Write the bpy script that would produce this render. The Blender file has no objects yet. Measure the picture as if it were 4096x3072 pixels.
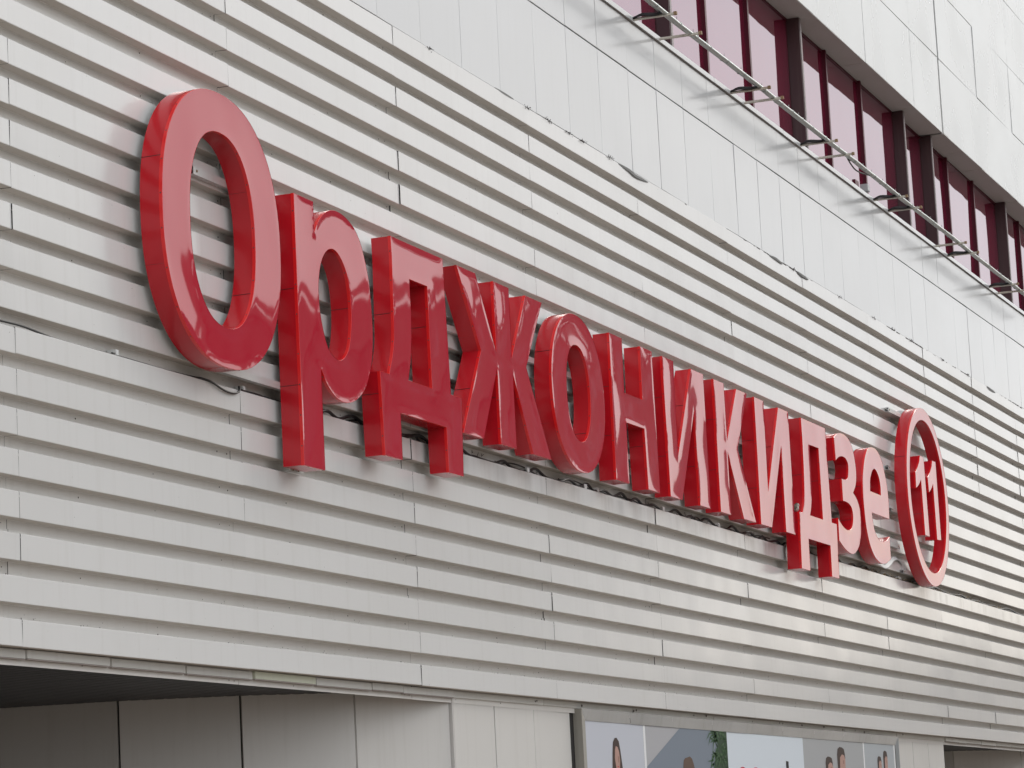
import bpy, bmesh, math, random
import numpy as np
from mathutils import Vector, Matrix
from mathutils.geometry import delaunay_2d_cdt
random.seed(11)
rng = np.random.default_rng(5)
CAM_LOC=(-22.8599, -10.5939, -1.6424)
CAM_R=[[0.346279, -0.936802, -0.049934], [-0.125452, -0.098989, 0.987149], [0.929706, 0.335565, 0.151802]]
LENS=110.3287
OUT={
 'О':[[(0.355,3.443),(0.351,3.573),(0.34,3.681),(0.322,3.781),(0.297,3.874),(0.265,3.963),(0.226,4.046),(0.181,4.123),(0.129,4.195),(0.071,4.26),(0.007,4.32),(-0.063,4.373),(-0.138,4.42),(-0.219,4.46),(-0.305,4.493),(-0.396,4.519),(-0.493,4.537),(-0.598,4.548),(-0.724,4.552),(-0.85,4.548),(-0.955,4.537),(-1.052,4.519),(-1.144,4.493),(-1.23,4.46),(-1.31,4.42),(-1.386,4.373),(-1.455,4.32),(-1.519,4.26),(-1.577,4.195),(-1.629,4.123),(-1.675,4.046),(-1.714,3.963),(-1.746,3.874),(-1.771,3.781),(-1.789,3.681),(-1.799,3.573),(-1.803,3.443),(-1.799,3.314),(-1.789,3.206),(-1.771,3.106),(-1.746,3.012),(-1.714,2.924),(-1.675,2.841),(-1.629,2.764),(-1.577,2.692),(-1.519,2.626),(-1.455,2.567),(-1.386,2.513),(-1.31,2.467),(-1.23,2.427),(-1.144,2.394),(-1.052,2.368),(-0.955,2.35),(-0.85,2.338),(-0.724,2.335),(-0.598,2.338),(-0.493,2.35),(-0.396,2.368),(-0.305,2.394),(-0.219,2.427),(-0.138,2.467),(-0.063,2.513),(0.007,2.567),(0.071,2.626),(0.129,2.692),(0.181,2.764),(0.226,2.841),(0.265,2.924),(0.297,3.012),(0.322,3.106),(0.34,3.206),(0.351,3.314)],
  [(-0.137,3.44),(-0.139,3.532),(-0.145,3.608),(-0.155,3.679),(-0.169,3.746),(-0.187,3.809),(-0.208,3.868),(-0.234,3.923),(-0.262,3.974),(-0.294,4.021),(-0.33,4.064),(-0.368,4.102),(-0.41,4.135),(-0.454,4.164),(-0.502,4.187),(-0.552,4.205),(-0.606,4.219),(-0.664,4.226),(-0.733,4.229),(-0.802,4.226),(-0.86,4.219),(-0.913,4.205),(-0.964,4.187),(-1.011,4.164),(-1.056,4.135),(-1.097,4.102),(-1.136,4.064),(-1.171,4.021),(-1.203,3.974),(-1.232,3.923),(-1.257,3.868),(-1.279,3.809),(-1.296,3.746),(-1.31,3.679),(-1.32,3.608),(-1.326,3.532),(-1.328,3.44),(-1.326,3.348),(-1.32,3.272),(-1.31,3.201),(-1.296,3.134),(-1.279,3.071),(-1.257,3.012),(-1.232,2.957),(-1.203,2.906),(-1.171,2.859),(-1.136,2.816),(-1.097,2.778),(-1.056,2.745),(-1.011,2.716),(-0.964,2.693),(-0.913,2.675),(-0.86,2.661),(-0.802,2.654),(-0.733,2.651),(-0.664,2.654),(-0.606,2.661),(-0.552,2.675),(-0.502,2.693),(-0.454,2.716),(-0.41,2.745),(-0.368,2.778),(-0.33,2.816),(-0.294,2.859),(-0.262,2.906),(-0.234,2.957),(-0.208,3.012),(-0.187,3.071),(-0.169,3.134),(-0.155,3.201),(-0.145,3.272),(-0.139,3.348)]],
 'р':[[(0.672,4),(1.07,4),(1.07,3.712),(1.077,3.74),(1.097,3.769),(1.12,3.796),(1.147,3.826),(1.177,3.854),(1.208,3.88),(1.242,3.905),(1.278,3.928),(1.317,3.948),(1.351,3.962),(1.387,3.975),(1.424,3.986),(1.46,3.995),(1.503,4.001),(1.545,4.005),(1.588,4.006),(1.633,4.005),(1.678,4.001),(1.723,3.994),(1.767,3.986),(1.81,3.974),(1.853,3.961),(1.896,3.944),(1.938,3.925),(1.977,3.902),(2.014,3.874),(2.048,3.842),(2.079,3.807),(2.1,3.778),(2.119,3.747),(2.137,3.716),(2.153,3.685),(2.17,3.651),(2.185,3.617),(2.199,3.584),(2.216,3.541),(2.231,3.495),(2.238,3.461),(2.244,3.423),(2.249,3.382),(2.253,3.341),(2.257,3.301),(2.261,3.263),(2.265,3.225),(2.267,3.187),(2.269,3.15),(2.27,3.113),(2.269,3.069),(2.267,3.025),(2.263,2.982),(2.258,2.94),(2.251,2.903),(2.244,2.868),(2.234,2.832),(2.222,2.797),(2.208,2.761),(2.192,2.725),(2.173,2.689),(2.152,2.655),(2.133,2.625),(2.112,2.596),(2.089,2.568),(2.065,2.541),(2.039,2.517),(2.011,2.494),(1.981,2.472),(1.949,2.452),(1.917,2.434),(1.884,2.417),(1.851,2.402),(1.815,2.388),(1.78,2.376),(1.744,2.366),(1.71,2.357),(1.672,2.351),(1.635,2.346),(1.599,2.344),(1.562,2.343),(1.524,2.345),(1.487,2.348),(1.45,2.353),(1.414,2.361),(1.379,2.371),(1.345,2.383),(1.312,2.397),(1.281,2.413),(1.243,2.435),(1.207,2.46),(1.175,2.487),(1.143,2.527),(1.095,2.569),(1.095,1.71),(0.668,1.71)],
  [(1.408,3.652),(1.375,3.643),(1.342,3.63),(1.31,3.613),(1.281,3.594),(1.254,3.571),(1.229,3.547),(1.196,3.506),(1.17,3.463),(1.152,3.424),(1.138,3.384),(1.125,3.34),(1.115,3.294),(1.11,3.247),(1.11,3.198),(1.112,3.153),(1.116,3.106),(1.123,3.06),(1.135,3.016),(1.15,2.973),(1.167,2.931),(1.185,2.892),(1.204,2.853),(1.225,2.819),(1.25,2.786),(1.278,2.758),(1.32,2.732),(1.367,2.712),(1.405,2.702),(1.446,2.694),(1.485,2.692),(1.53,2.697),(1.573,2.71),(1.618,2.733),(1.659,2.763),(1.693,2.794),(1.721,2.83),(1.738,2.862),(1.753,2.897),(1.766,2.935),(1.777,2.972),(1.787,3.011),(1.795,3.051),(1.801,3.092),(1.804,3.135),(1.805,3.179),(1.804,3.222),(1.8,3.265),(1.795,3.303),(1.789,3.341),(1.78,3.377),(1.77,3.411),(1.756,3.448),(1.739,3.482),(1.721,3.512),(1.675,3.562),(1.639,3.591),(1.599,3.617),(1.554,3.639),(1.506,3.654),(1.457,3.658)]],
 'д':[[(2.785,4),(4.057,4),(4.113,2.72),(4.386,2.72),(4.341,1.98),(3.97,1.98),(3.962,2.4),(2.837,2.4),(2.839,1.98),(2.437,1.98),(2.402,2.72),(2.596,2.72),(2.617,2.72),(2.638,2.772),(2.658,2.804),(2.68,2.843),(2.702,2.883),(2.72,2.923),(2.736,2.965),(2.75,3.008),(2.761,3.051),(2.767,3.091),(2.771,3.13),(2.774,3.171),(2.776,3.205),(2.778,3.239),(2.779,3.275),(2.78,3.314),(2.782,3.347),(2.783,3.382),(2.784,3.418),(2.784,3.456),(2.785,3.494),(2.787,3.531),(2.788,3.568),(2.789,3.608),(2.79,3.648),(2.792,3.687),(2.793,3.727),(2.795,3.767),(2.796,3.806)],
  [(3.195,3.672),(3.633,3.674),(3.642,2.72),(3.042,2.72),(3.064,2.72),(3.087,2.791),(3.108,2.834),(3.12,2.865),(3.132,2.899),(3.142,2.933),(3.152,2.968),(3.16,3.002),(3.169,3.043),(3.176,3.083),(3.182,3.124),(3.187,3.166),(3.191,3.205),(3.193,3.244),(3.196,3.284),(3.198,3.324),(3.2,3.364)]],
 'ж':[[(4.418,4),(4.912,4),(5.396,3.293),(5.401,4),(5.834,4),(5.825,3.293),(6.318,4),(6.802,4),(6.237,3.261),(6.857,2.4),(6.326,2.4),(5.838,3.15),(5.844,2.4),(5.407,2.4),(5.405,3.155),(4.934,2.4),(4.401,2.4),(4.974,3.258)]],
 'о':[[(8.679,3.198),(8.676,3.283),(8.667,3.36),(8.652,3.433),(8.631,3.503),(8.605,3.57),(8.573,3.633),(8.536,3.693),(8.493,3.749),(8.446,3.8),(8.394,3.847),(8.337,3.889),(8.277,3.926),(8.213,3.957),(8.145,3.983),(8.075,4.004),(8.001,4.019),(7.923,4.028),(7.837,4.031),(7.751,4.028),(7.674,4.019),(7.6,4.004),(7.529,3.983),(7.461,3.957),(7.397,3.926),(7.337,3.889),(7.281,3.847),(7.229,3.8),(7.181,3.749),(7.139,3.693),(7.101,3.633),(7.069,3.57),(7.043,3.503),(7.022,3.433),(7.007,3.36),(6.998,3.283),(6.995,3.198),(6.998,3.114),(7.007,3.037),(7.022,2.964),(7.043,2.894),(7.069,2.827),(7.101,2.764),(7.139,2.704),(7.181,2.648),(7.229,2.597),(7.281,2.55),(7.337,2.508),(7.397,2.471),(7.461,2.44),(7.529,2.414),(7.6,2.393),(7.674,2.378),(7.751,2.369),(7.837,2.366),(7.923,2.369),(8.001,2.378),(8.075,2.393),(8.145,2.414),(8.213,2.44),(8.277,2.471),(8.337,2.508),(8.394,2.55),(8.446,2.597),(8.493,2.648),(8.536,2.704),(8.573,2.764),(8.605,2.827),(8.631,2.894),(8.652,2.964),(8.667,3.037),(8.676,3.114)],
  [(8.209,3.196),(8.208,3.251),(8.204,3.299),(8.197,3.345),(8.188,3.388),(8.176,3.429),(8.162,3.468),(8.146,3.504),(8.127,3.538),(8.106,3.569),(8.083,3.597),(8.058,3.623),(8.032,3.645),(8.003,3.664),(7.973,3.68),(7.941,3.692),(7.908,3.701),(7.872,3.706),(7.832,3.708),(7.791,3.706),(7.756,3.701),(7.722,3.692),(7.69,3.68),(7.66,3.664),(7.631,3.645),(7.605,3.623),(7.58,3.597),(7.557,3.569),(7.536,3.538),(7.517,3.504),(7.501,3.468),(7.487,3.429),(7.475,3.388),(7.466,3.345),(7.459,3.299),(7.456,3.251),(7.454,3.196),(7.456,3.141),(7.459,3.093),(7.466,3.048),(7.475,3.005),(7.487,2.964),(7.501,2.925),(7.517,2.888),(7.536,2.855),(7.557,2.824),(7.58,2.795),(7.605,2.77),(7.631,2.748),(7.66,2.728),(7.69,2.713),(7.722,2.7),(7.756,2.691),(7.791,2.686),(7.832,2.684),(7.872,2.686),(7.908,2.691),(7.941,2.7),(7.973,2.713),(8.003,2.728),(8.032,2.748),(8.058,2.77),(8.083,2.795),(8.106,2.824),(8.127,2.855),(8.146,2.888),(8.162,2.925),(8.176,2.964),(8.188,3.005),(8.197,3.048),(8.204,3.093),(8.208,3.141)]],
 'н':[[(8.965,4),(9.394,4),(9.385,3.395),(10.026,3.395),(10.047,4),(10.472,4),(10.495,2.4),(10.071,2.4),(10.04,3.076),(9.393,3.072),(9.392,2.4),(8.942,2.4)]],
 'и':[[(10.858,4),(11.281,4),(11.265,2.893),(11.976,4),(12.47,4),(12.467,2.4),(12.041,2.4),(12.021,3.523),(11.34,2.4),(10.893,2.4)]],
 'к':[[(12.897,4),(13.327,4),(13.332,3.302),(13.873,4),(14.339,4),(13.778,3.251),(14.414,2.4),(13.878,2.4),(13.325,3.162),(13.32,2.4),(12.885,2.4)]],
 'И':[[(14.67,4),(15.093,4),(15.062,2.845),(15.792,4),(16.271,4),(16.268,2.4),(15.819,2.4),(15.827,3.515),(15.143,2.4),(14.643,2.4)]],
 'Д':[[(16.915,4),(18.171,4),(18.206,2.72),(18.471,2.72),(18.421,1.98),(18.036,1.98),(18.049,2.4),(16.916,2.4),(16.909,1.98),(16.479,1.98),(16.532,2.72),(16.695,2.72),(16.722,2.755),(16.749,2.788),(16.775,2.822),(16.793,2.853),(16.811,2.885),(16.827,2.918),(16.84,2.951),(16.851,2.989),(16.858,3.027),(16.865,3.071),(16.87,3.103),(16.876,3.14),(16.881,3.178),(16.887,3.219),(16.892,3.261),(16.897,3.303),(16.901,3.345),(16.904,3.38),(16.907,3.415),(16.909,3.451),(16.912,3.487),(16.914,3.524),(16.916,3.562),(16.918,3.599),(16.92,3.636),(16.922,3.673),(16.924,3.71)],
  [(17.268,3.682),(17.742,3.686),(17.739,2.72),(17.073,2.72),(17.102,2.756),(17.13,2.791),(17.156,2.83),(17.174,2.865),(17.191,2.902),(17.206,2.942),(17.219,2.983),(17.227,3.016),(17.233,3.052),(17.238,3.088),(17.242,3.125),(17.246,3.162),(17.25,3.199),(17.253,3.236),(17.256,3.273),(17.259,3.31),(17.262,3.347),(17.264,3.384),(17.267,3.421)]],
 'з':[[(18.63,3.928),(18.668,3.943),(18.705,3.96),(18.742,3.975),(18.783,3.989),(18.817,3.997),(18.852,4.005),(18.888,4.012),(18.925,4.017),(18.963,4.022),(19.001,4.026),(19.038,4.029),(19.076,4.031),(19.115,4.033),(19.154,4.034),(19.193,4.033),(19.231,4.032),(19.269,4.029),(19.309,4.024),(19.349,4.019),(19.389,4.012),(19.428,4.004),(19.465,3.993),(19.5,3.98),(19.536,3.963),(19.571,3.943),(19.604,3.92),(19.634,3.895),(19.661,3.867),(19.686,3.834),(19.709,3.798),(19.728,3.76),(19.745,3.721),(19.757,3.683),(19.767,3.643),(19.773,3.602),(19.774,3.562),(19.769,3.523),(19.76,3.486),(19.746,3.45),(19.726,3.415),(19.702,3.382),(19.678,3.357),(19.65,3.334),(19.618,3.313),(19.585,3.292),(19.551,3.271),(19.52,3.249),(19.56,3.236),(19.602,3.222),(19.641,3.208),(19.674,3.196),(19.731,3.167),(19.757,3.148),(19.786,3.125),(19.814,3.099),(19.837,3.069),(19.857,3.033),(19.874,2.992),(19.886,2.949),(19.891,2.905),(19.89,2.867),(19.884,2.827),(19.874,2.788),(19.86,2.749),(19.843,2.712),(19.825,2.68),(19.803,2.65),(19.779,2.62),(19.752,2.591),(19.724,2.565),(19.695,2.54),(19.664,2.516),(19.63,2.495),(19.594,2.474),(19.558,2.456),(19.521,2.44),(19.485,2.425),(19.446,2.411),(19.406,2.4),(19.366,2.391),(19.325,2.384),(19.284,2.379),(19.249,2.376),(19.214,2.376),(19.179,2.376),(19.143,2.378),(19.107,2.381),(19.07,2.384),(19.035,2.388),(18.999,2.393),(18.963,2.398),(18.926,2.405),(18.889,2.412),(18.852,2.419),(18.816,2.428),(18.778,2.437),(18.741,2.448),(18.703,2.46),(18.666,2.472),(18.628,2.485),(18.591,2.497),(18.553,2.509),(18.575,2.815),(18.607,2.799),(18.639,2.784),(18.674,2.768),(18.707,2.756),(18.743,2.744),(18.78,2.733),(18.819,2.722),(18.858,2.714),(18.898,2.706),(18.94,2.698),(18.982,2.693),(19.024,2.689),(19.065,2.688),(19.104,2.69),(19.143,2.693),(19.181,2.698),(19.218,2.706),(19.253,2.716),(19.29,2.733),(19.325,2.753),(19.357,2.776),(19.383,2.802),(19.408,2.839),(19.425,2.879),(19.432,2.918),(19.422,2.969),(19.393,3.014),(19.366,3.033),(19.332,3.048),(19.293,3.06),(19.253,3.069),(19.216,3.076),(19.177,3.08),(19.136,3.083),(19.096,3.084),(19.058,3.085),(19.02,3.086),(18.985,3.085),(18.949,3.084),(18.914,3.084),(18.913,3.387),(18.95,3.388),(18.986,3.387),(19.023,3.387),(19.059,3.388),(19.094,3.389),(19.126,3.392),(19.171,3.398),(19.213,3.407),(19.249,3.424),(19.278,3.45),(19.302,3.483),(19.319,3.518),(19.331,3.556),(19.337,3.595),(19.332,3.63),(19.31,3.656),(19.277,3.677),(19.238,3.694),(19.203,3.703),(19.164,3.708),(19.122,3.711),(19.079,3.712),(19.037,3.711),(19.002,3.709),(18.965,3.705),(18.928,3.7),(18.892,3.693),(18.856,3.686),(18.822,3.678),(18.786,3.667),(18.752,3.655),(18.719,3.642),(18.686,3.629),(18.652,3.616)]],
 'е':[[(20.754,4.018),(20.715,4.012),(20.674,4.005),(20.632,3.996),(20.59,3.985),(20.55,3.97),(20.516,3.953),(20.483,3.933),(20.451,3.911),(20.419,3.887),(20.389,3.862),(20.361,3.835),(20.334,3.808),(20.309,3.778),(20.285,3.747),(20.262,3.715),(20.24,3.683),(20.22,3.652),(20.2,3.619),(20.18,3.586),(20.163,3.553),(20.147,3.519),(20.134,3.483),(20.123,3.444),(20.115,3.403),(20.11,3.362),(20.106,3.32),(20.103,3.278),(20.102,3.242),(20.102,3.206),(20.104,3.17),(20.106,3.134),(20.11,3.097),(20.115,3.061),(20.12,3.021),(20.127,2.981),(20.134,2.94),(20.143,2.9),(20.154,2.86),(20.169,2.822),(20.183,2.788),(20.2,2.755),(20.218,2.722),(20.238,2.69),(20.259,2.659),(20.283,2.629),(20.307,2.602),(20.335,2.575),(20.365,2.55),(20.396,2.527),(20.43,2.505),(20.464,2.484),(20.499,2.466),(20.535,2.449),(20.569,2.435),(20.605,2.423),(20.642,2.413),(20.68,2.404),(20.717,2.396),(20.755,2.389),(20.792,2.383),(20.828,2.379),(20.864,2.374),(20.9,2.372),(20.936,2.37),(20.971,2.369),(21.006,2.37),(21.04,2.371),(21.075,2.373),(21.113,2.376),(21.15,2.38),(21.187,2.385),(21.224,2.392),(21.261,2.399),(21.299,2.406),(21.334,2.414),(21.369,2.423),(21.404,2.433),(21.439,2.443),(21.474,2.453),(21.51,2.464),(21.545,2.474),(21.547,2.796),(21.509,2.782),(21.472,2.768),(21.434,2.755),(21.396,2.742),(21.358,2.73),(21.32,2.72),(21.282,2.71),(21.243,2.702),(21.204,2.695),(21.166,2.689),(21.129,2.686),(21.092,2.683),(21.056,2.682),(21.019,2.683),(20.983,2.685),(20.948,2.689),(20.913,2.695),(20.879,2.702),(20.845,2.712),(20.812,2.723),(20.772,2.739),(20.732,2.758),(20.696,2.78),(20.664,2.805),(20.633,2.84),(20.609,2.88),(20.589,2.922),(20.577,2.957),(20.57,2.993),(20.564,3.031),(20.557,3.067),(21.615,3.063),(21.619,3.098),(21.623,3.133),(21.628,3.169),(21.633,3.204),(21.637,3.239),(21.64,3.274),(21.642,3.308),(21.641,3.341),(21.638,3.38),(21.634,3.418),(21.628,3.455),(21.62,3.491),(21.61,3.526),(21.599,3.561),(21.583,3.599),(21.565,3.635),(21.544,3.671),(21.523,3.705),(21.501,3.739),(21.48,3.771),(21.459,3.802),(21.436,3.831),(21.412,3.859),(21.386,3.885),(21.358,3.908),(21.328,3.929),(21.296,3.948),(21.263,3.965),(21.229,3.979),(21.192,3.993),(21.154,4.004),(21.115,4.013),(21.077,4.02),(21.04,4.025),(21.001,4.029),(20.963,4.031),(20.926,4.03),(20.89,4.029),(20.845,4.027),(20.801,4.024)],
  [(20.858,3.722),(20.824,3.713),(20.79,3.7),(20.757,3.683),(20.726,3.665),(20.69,3.639),(20.656,3.61),(20.627,3.582),(20.602,3.554),(20.582,3.521),(20.571,3.488),(20.562,3.45),(20.555,3.409),(20.547,3.369),(21.184,3.366),(21.189,3.407),(21.194,3.447),(21.194,3.487),(21.187,3.526),(21.174,3.565),(21.156,3.599),(21.122,3.635),(21.081,3.664),(21.049,3.683),(21.014,3.701),(20.978,3.714),(20.939,3.722),(20.898,3.725)]],
 'ring':[[(25.728,3.635),(25.725,3.725),(25.716,3.814),(25.701,3.903),(25.681,3.99),(25.654,4.076),(25.622,4.16),(25.584,4.242),(25.541,4.321),(25.493,4.397),(25.44,4.47),(25.382,4.54),(25.32,4.605),(25.253,4.667),(25.183,4.723),(25.109,4.776),(25.032,4.823),(24.951,4.866),(24.868,4.903),(24.783,4.934),(24.696,4.96),(24.607,4.981),(24.517,4.995),(24.426,5.004),(24.335,5.007),(24.244,5.004),(24.153,4.995),(24.063,4.981),(23.974,4.96),(23.887,4.934),(23.802,4.903),(23.719,4.866),(23.638,4.823),(23.561,4.776),(23.487,4.723),(23.417,4.667),(23.35,4.605),(23.288,4.54),(23.23,4.47),(23.177,4.397),(23.129,4.321),(23.086,4.242),(23.048,4.16),(23.016,4.076),(22.989,3.99),(22.969,3.903),(22.954,3.814),(22.945,3.725),(22.942,3.635),(22.945,3.545),(22.954,3.456),(22.969,3.367),(22.989,3.28),(23.016,3.194),(23.048,3.11),(23.086,3.028),(23.129,2.949),(23.177,2.873),(23.23,2.8),(23.288,2.73),(23.35,2.665),(23.417,2.603),(23.487,2.547),(23.561,2.494),(23.638,2.447),(23.719,2.404),(23.802,2.367),(23.887,2.336),(23.974,2.31),(24.063,2.289),(24.153,2.275),(24.244,2.266),(24.335,2.263),(24.426,2.266),(24.517,2.275),(24.607,2.289),(24.696,2.31),(24.783,2.336),(24.868,2.367),(24.951,2.404),(25.032,2.447),(25.109,2.494),(25.183,2.547),(25.253,2.603),(25.32,2.665),(25.382,2.73),(25.44,2.8),(25.493,2.873),(25.541,2.949),(25.584,3.028),(25.622,3.11),(25.654,3.194),(25.681,3.28),(25.701,3.367),(25.716,3.456),(25.725,3.545)],
  [(25.548,3.643),(25.545,3.72),(25.538,3.797),(25.525,3.874),(25.507,3.949),(25.484,4.023),(25.456,4.095),(25.424,4.166),(25.387,4.234),(25.345,4.3),(25.299,4.363),(25.249,4.422),(25.195,4.479),(25.138,4.532),(25.077,4.581),(25.012,4.626),(24.946,4.667),(24.876,4.703),(24.804,4.735),(24.73,4.762),(24.655,4.785),(24.578,4.802),(24.5,4.815),(24.422,4.822),(24.343,4.825),(24.264,4.822),(24.186,4.815),(24.108,4.802),(24.031,4.785),(23.956,4.762),(23.882,4.735),(23.81,4.703),(23.74,4.667),(23.674,4.626),(23.609,4.581),(23.548,4.532),(23.491,4.479),(23.437,4.422),(23.387,4.363),(23.341,4.3),(23.299,4.234),(23.262,4.166),(23.23,4.095),(23.202,4.023),(23.179,3.949),(23.161,3.874),(23.148,3.797),(23.141,3.72),(23.138,3.643),(23.141,3.566),(23.148,3.489),(23.161,3.412),(23.179,3.337),(23.202,3.263),(23.23,3.191),(23.262,3.12),(23.299,3.052),(23.341,2.986),(23.387,2.923),(23.437,2.864),(23.491,2.807),(23.548,2.754),(23.609,2.705),(23.674,2.66),(23.74,2.619),(23.81,2.583),(23.882,2.551),(23.956,2.524),(24.031,2.501),(24.108,2.484),(24.186,2.471),(24.264,2.464),(24.343,2.461),(24.422,2.464),(24.5,2.471),(24.578,2.484),(24.655,2.501),(24.73,2.524),(24.804,2.551),(24.876,2.583),(24.946,2.619),(25.012,2.66),(25.077,2.705),(25.138,2.754),(25.195,2.807),(25.249,2.864),(25.299,2.923),(25.345,2.986),(25.387,3.052),(25.424,3.12),(25.456,3.191),(25.484,3.263),(25.507,3.337),(25.525,3.412),(25.538,3.489),(25.545,3.566)]],
 '1':[[(23.938,4.235),(24.184,4.229),(24.237,3.018),(23.932,3.018),(23.902,3.865),(23.87,3.847),(23.839,3.828),(23.808,3.81),(23.775,3.792),(23.741,3.775),(23.707,3.761),(23.672,3.748),(23.635,3.735),(23.598,3.723),(23.56,3.712),(23.524,3.699),(23.549,3.943),(23.583,3.96),(23.618,3.977),(23.653,3.994),(23.688,4.014),(23.721,4.034),(23.754,4.056),(23.788,4.08),(23.822,4.103),(23.855,4.126)]],
 'I':[[(24.78,4.245),(25.018,4.246),(25.038,3.027),(24.753,3.012),(24.733,3.877),(24.7,3.856),(24.667,3.835),(24.633,3.814),(24.597,3.795),(24.562,3.778),(24.523,3.761),(24.484,3.746),(24.444,3.73),(24.405,3.714),(24.376,3.949),(24.408,3.963),(24.441,3.977),(24.473,3.991),(24.505,4.006),(24.537,4.023),(24.567,4.041),(24.596,4.061),(24.625,4.081),(24.655,4.103),(24.684,4.124),(24.714,4.145)]],
}
scene = bpy.context.scene
C = scene.collection
GROUND = -3.25          # facade heights are measured from the lowest ribbed panel; the pavement lies 3.25 m below it

# ------------------------------------------------------------------ camera
cam = bpy.data.objects.new('camera', bpy.data.cameras.new('camera'))
C.objects.link(cam)
r_, u_, f_ = [Vector(v) for v in CAM_R]
cam.matrix_world = Matrix(((r_.x, u_.x, -f_.x, CAM_LOC[0]), (r_.y, u_.y, -f_.y, CAM_LOC[1]),
                           (r_.z, u_.z, -f_.z, CAM_LOC[2]), (0, 0, 0, 1)))
cam.data.sensor_width = 36.0
cam.data.lens = LENS
cam.data.clip_start = 0.5
cam.data.clip_end = 3000
scene.camera = cam

# ------------------------------------------------------------------ sky, sun, exposure
SUN = Vector((0.83, -0.335, 0.445)).normalized()    # veiled sun, high to the right of the street
SUN_EL = math.asin(SUN.z)
SUN_ROT = math.atan2(SUN.x, SUN.y)
world = bpy.data.worlds.new("World")
scene.world = world
world.use_nodes = True
nt = world.node_tree
nd = nt.nodes
lk = nt.links
bg = nd['Background']
sky = nd.new('ShaderNodeTexSky')
sky.sky_type = 'NISHITA'
sky.sun_disc = False
sky.sun_elevation = SUN_EL
sky.sun_rotation = SUN_ROT
sky.dust_density = 3.0
tc = nd.new('ShaderNodeTexCoord')
mp = nd.new('ShaderNodeMapping')
mp.inputs['Scale'].default_value = (1, 1, 2.6)
lk.new(tc.outputs['Generated'], mp.inputs['Vector'])
nz = nd.new('ShaderNodeTexNoise')
nz.inputs['Scale'].default_value = 2.3
nz.inputs['Detail'].default_value = 6
nz.inputs['Roughness'].default_value = 0.55
lk.new(mp.outputs['Vector'], nz.inputs['Vector'])
rampf = nd.new('ShaderNodeValToRGB')          # how much thin cloud hides the blue
rampf.color_ramp.elements[0].position = 0.30
rampf.color_ramp.elements[0].color = (0.88, 0.88, 0.88, 1)
rampf.color_ramp.elements[1].position = 0.62
rampf.color_ramp.elements[1].color = (0.985, 0.985, 0.985, 1)
lk.new(nz.outputs['Fac'], rampf.inputs['Fac'])
rampc = nd.new('ShaderNodeValToRGB')          # the cloud sheet, thicker and thinner
rampc.color_ramp.elements[0].position = 0.30
rampc.color_ramp.elements[0].color = (9.5, 9.85, 10.3, 1)
rampc.color_ramp.elements[1].position = 0.70
rampc.color_ramp.elements[1].color = (10.9, 11.15, 11.4, 1)
lk.new(nz.outputs['Fac'], rampc.inputs['Fac'])
mx = nd.new('ShaderNodeMix')
mx.data_type = 'RGBA'
sx = nd.new('ShaderNodeSeparateXYZ')
lk.new(tc.outputs['Generated'], sx.inputs['Vector'])
hz = nd.new('ShaderNodeMapRange')             # the cloud sheet is thinner low over the horizon
hz.interpolation_type = 'SMOOTHSTEP'
hz.inputs['From Min'].default_value = 0.0
hz.inputs['From Max'].default_value = 0.16
hz.inputs['To Min'].default_value = 0.70
hz.inputs['To Max'].default_value = 1.0
lk.new(sx.outputs['Z'], hz.inputs['Value'])
ml = nd.new('ShaderNodeMath')
ml.operation = 'MULTIPLY'
lk.new(rampf.outputs['Color'], ml.inputs[0])
lk.new(hz.outputs['Result'], ml.inputs[1])
lk.new(ml.outputs[0], mx.inputs['Factor'])
lk.new(sky.outputs['Color'], mx.inputs['A'])
lk.new(rampc.outputs['Color'], mx.inputs['B'])
lk.new(mx.outputs['Result'], bg.inputs['Color'])
bg.inputs['Strength'].default_value = 0.1

sun = bpy.data.objects.new('sun', bpy.data.lights.new('sun', 'SUN'))
C.objects.link(sun)
sun.data.energy = 0.6
sun.data.angle = math.radians(14.0)
sun.data.color = (1.0, 0.95, 0.88)
sun.rotation_euler = (-SUN).to_track_quat('-Z', 'Y').to_euler()
sun.location = SUN * 60

scene.view_settings.view_transform = 'Standard'
scene.view_settings.look = 'None'
scene.view_settings.gamma = 1.0
scene.view_settings.exposure = 0.40
scene.view_settings.use_curve_mapping = False
scene.render.engine = 'CYCLES'
scene.cycles.max_bounces = 8
scene.cycles.diffuse_bounces = 4

# ------------------------------------------------------------------ materials
def mat(name, col, rough=0.5, ior=1.5, metal=0.0, coat=0.0, spec=0.5):
    m = bpy.data.materials.new(name)
    m.use_nodes = True
    b = m.node_tree.nodes['Principled BSDF']
    b.inputs['Base Color'].default_value = (*col, 1)
    b.inputs['Roughness'].default_value = rough
    b.inputs['IOR'].default_value = ior
    b.inputs['Metallic'].default_value = metal
    b.inputs['Coat Weight'].default_value = coat
    b.inputs['Coat Roughness'].default_value = 0.03
    b.inputs['Specular IOR Level'].default_value = spec
    return m

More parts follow.
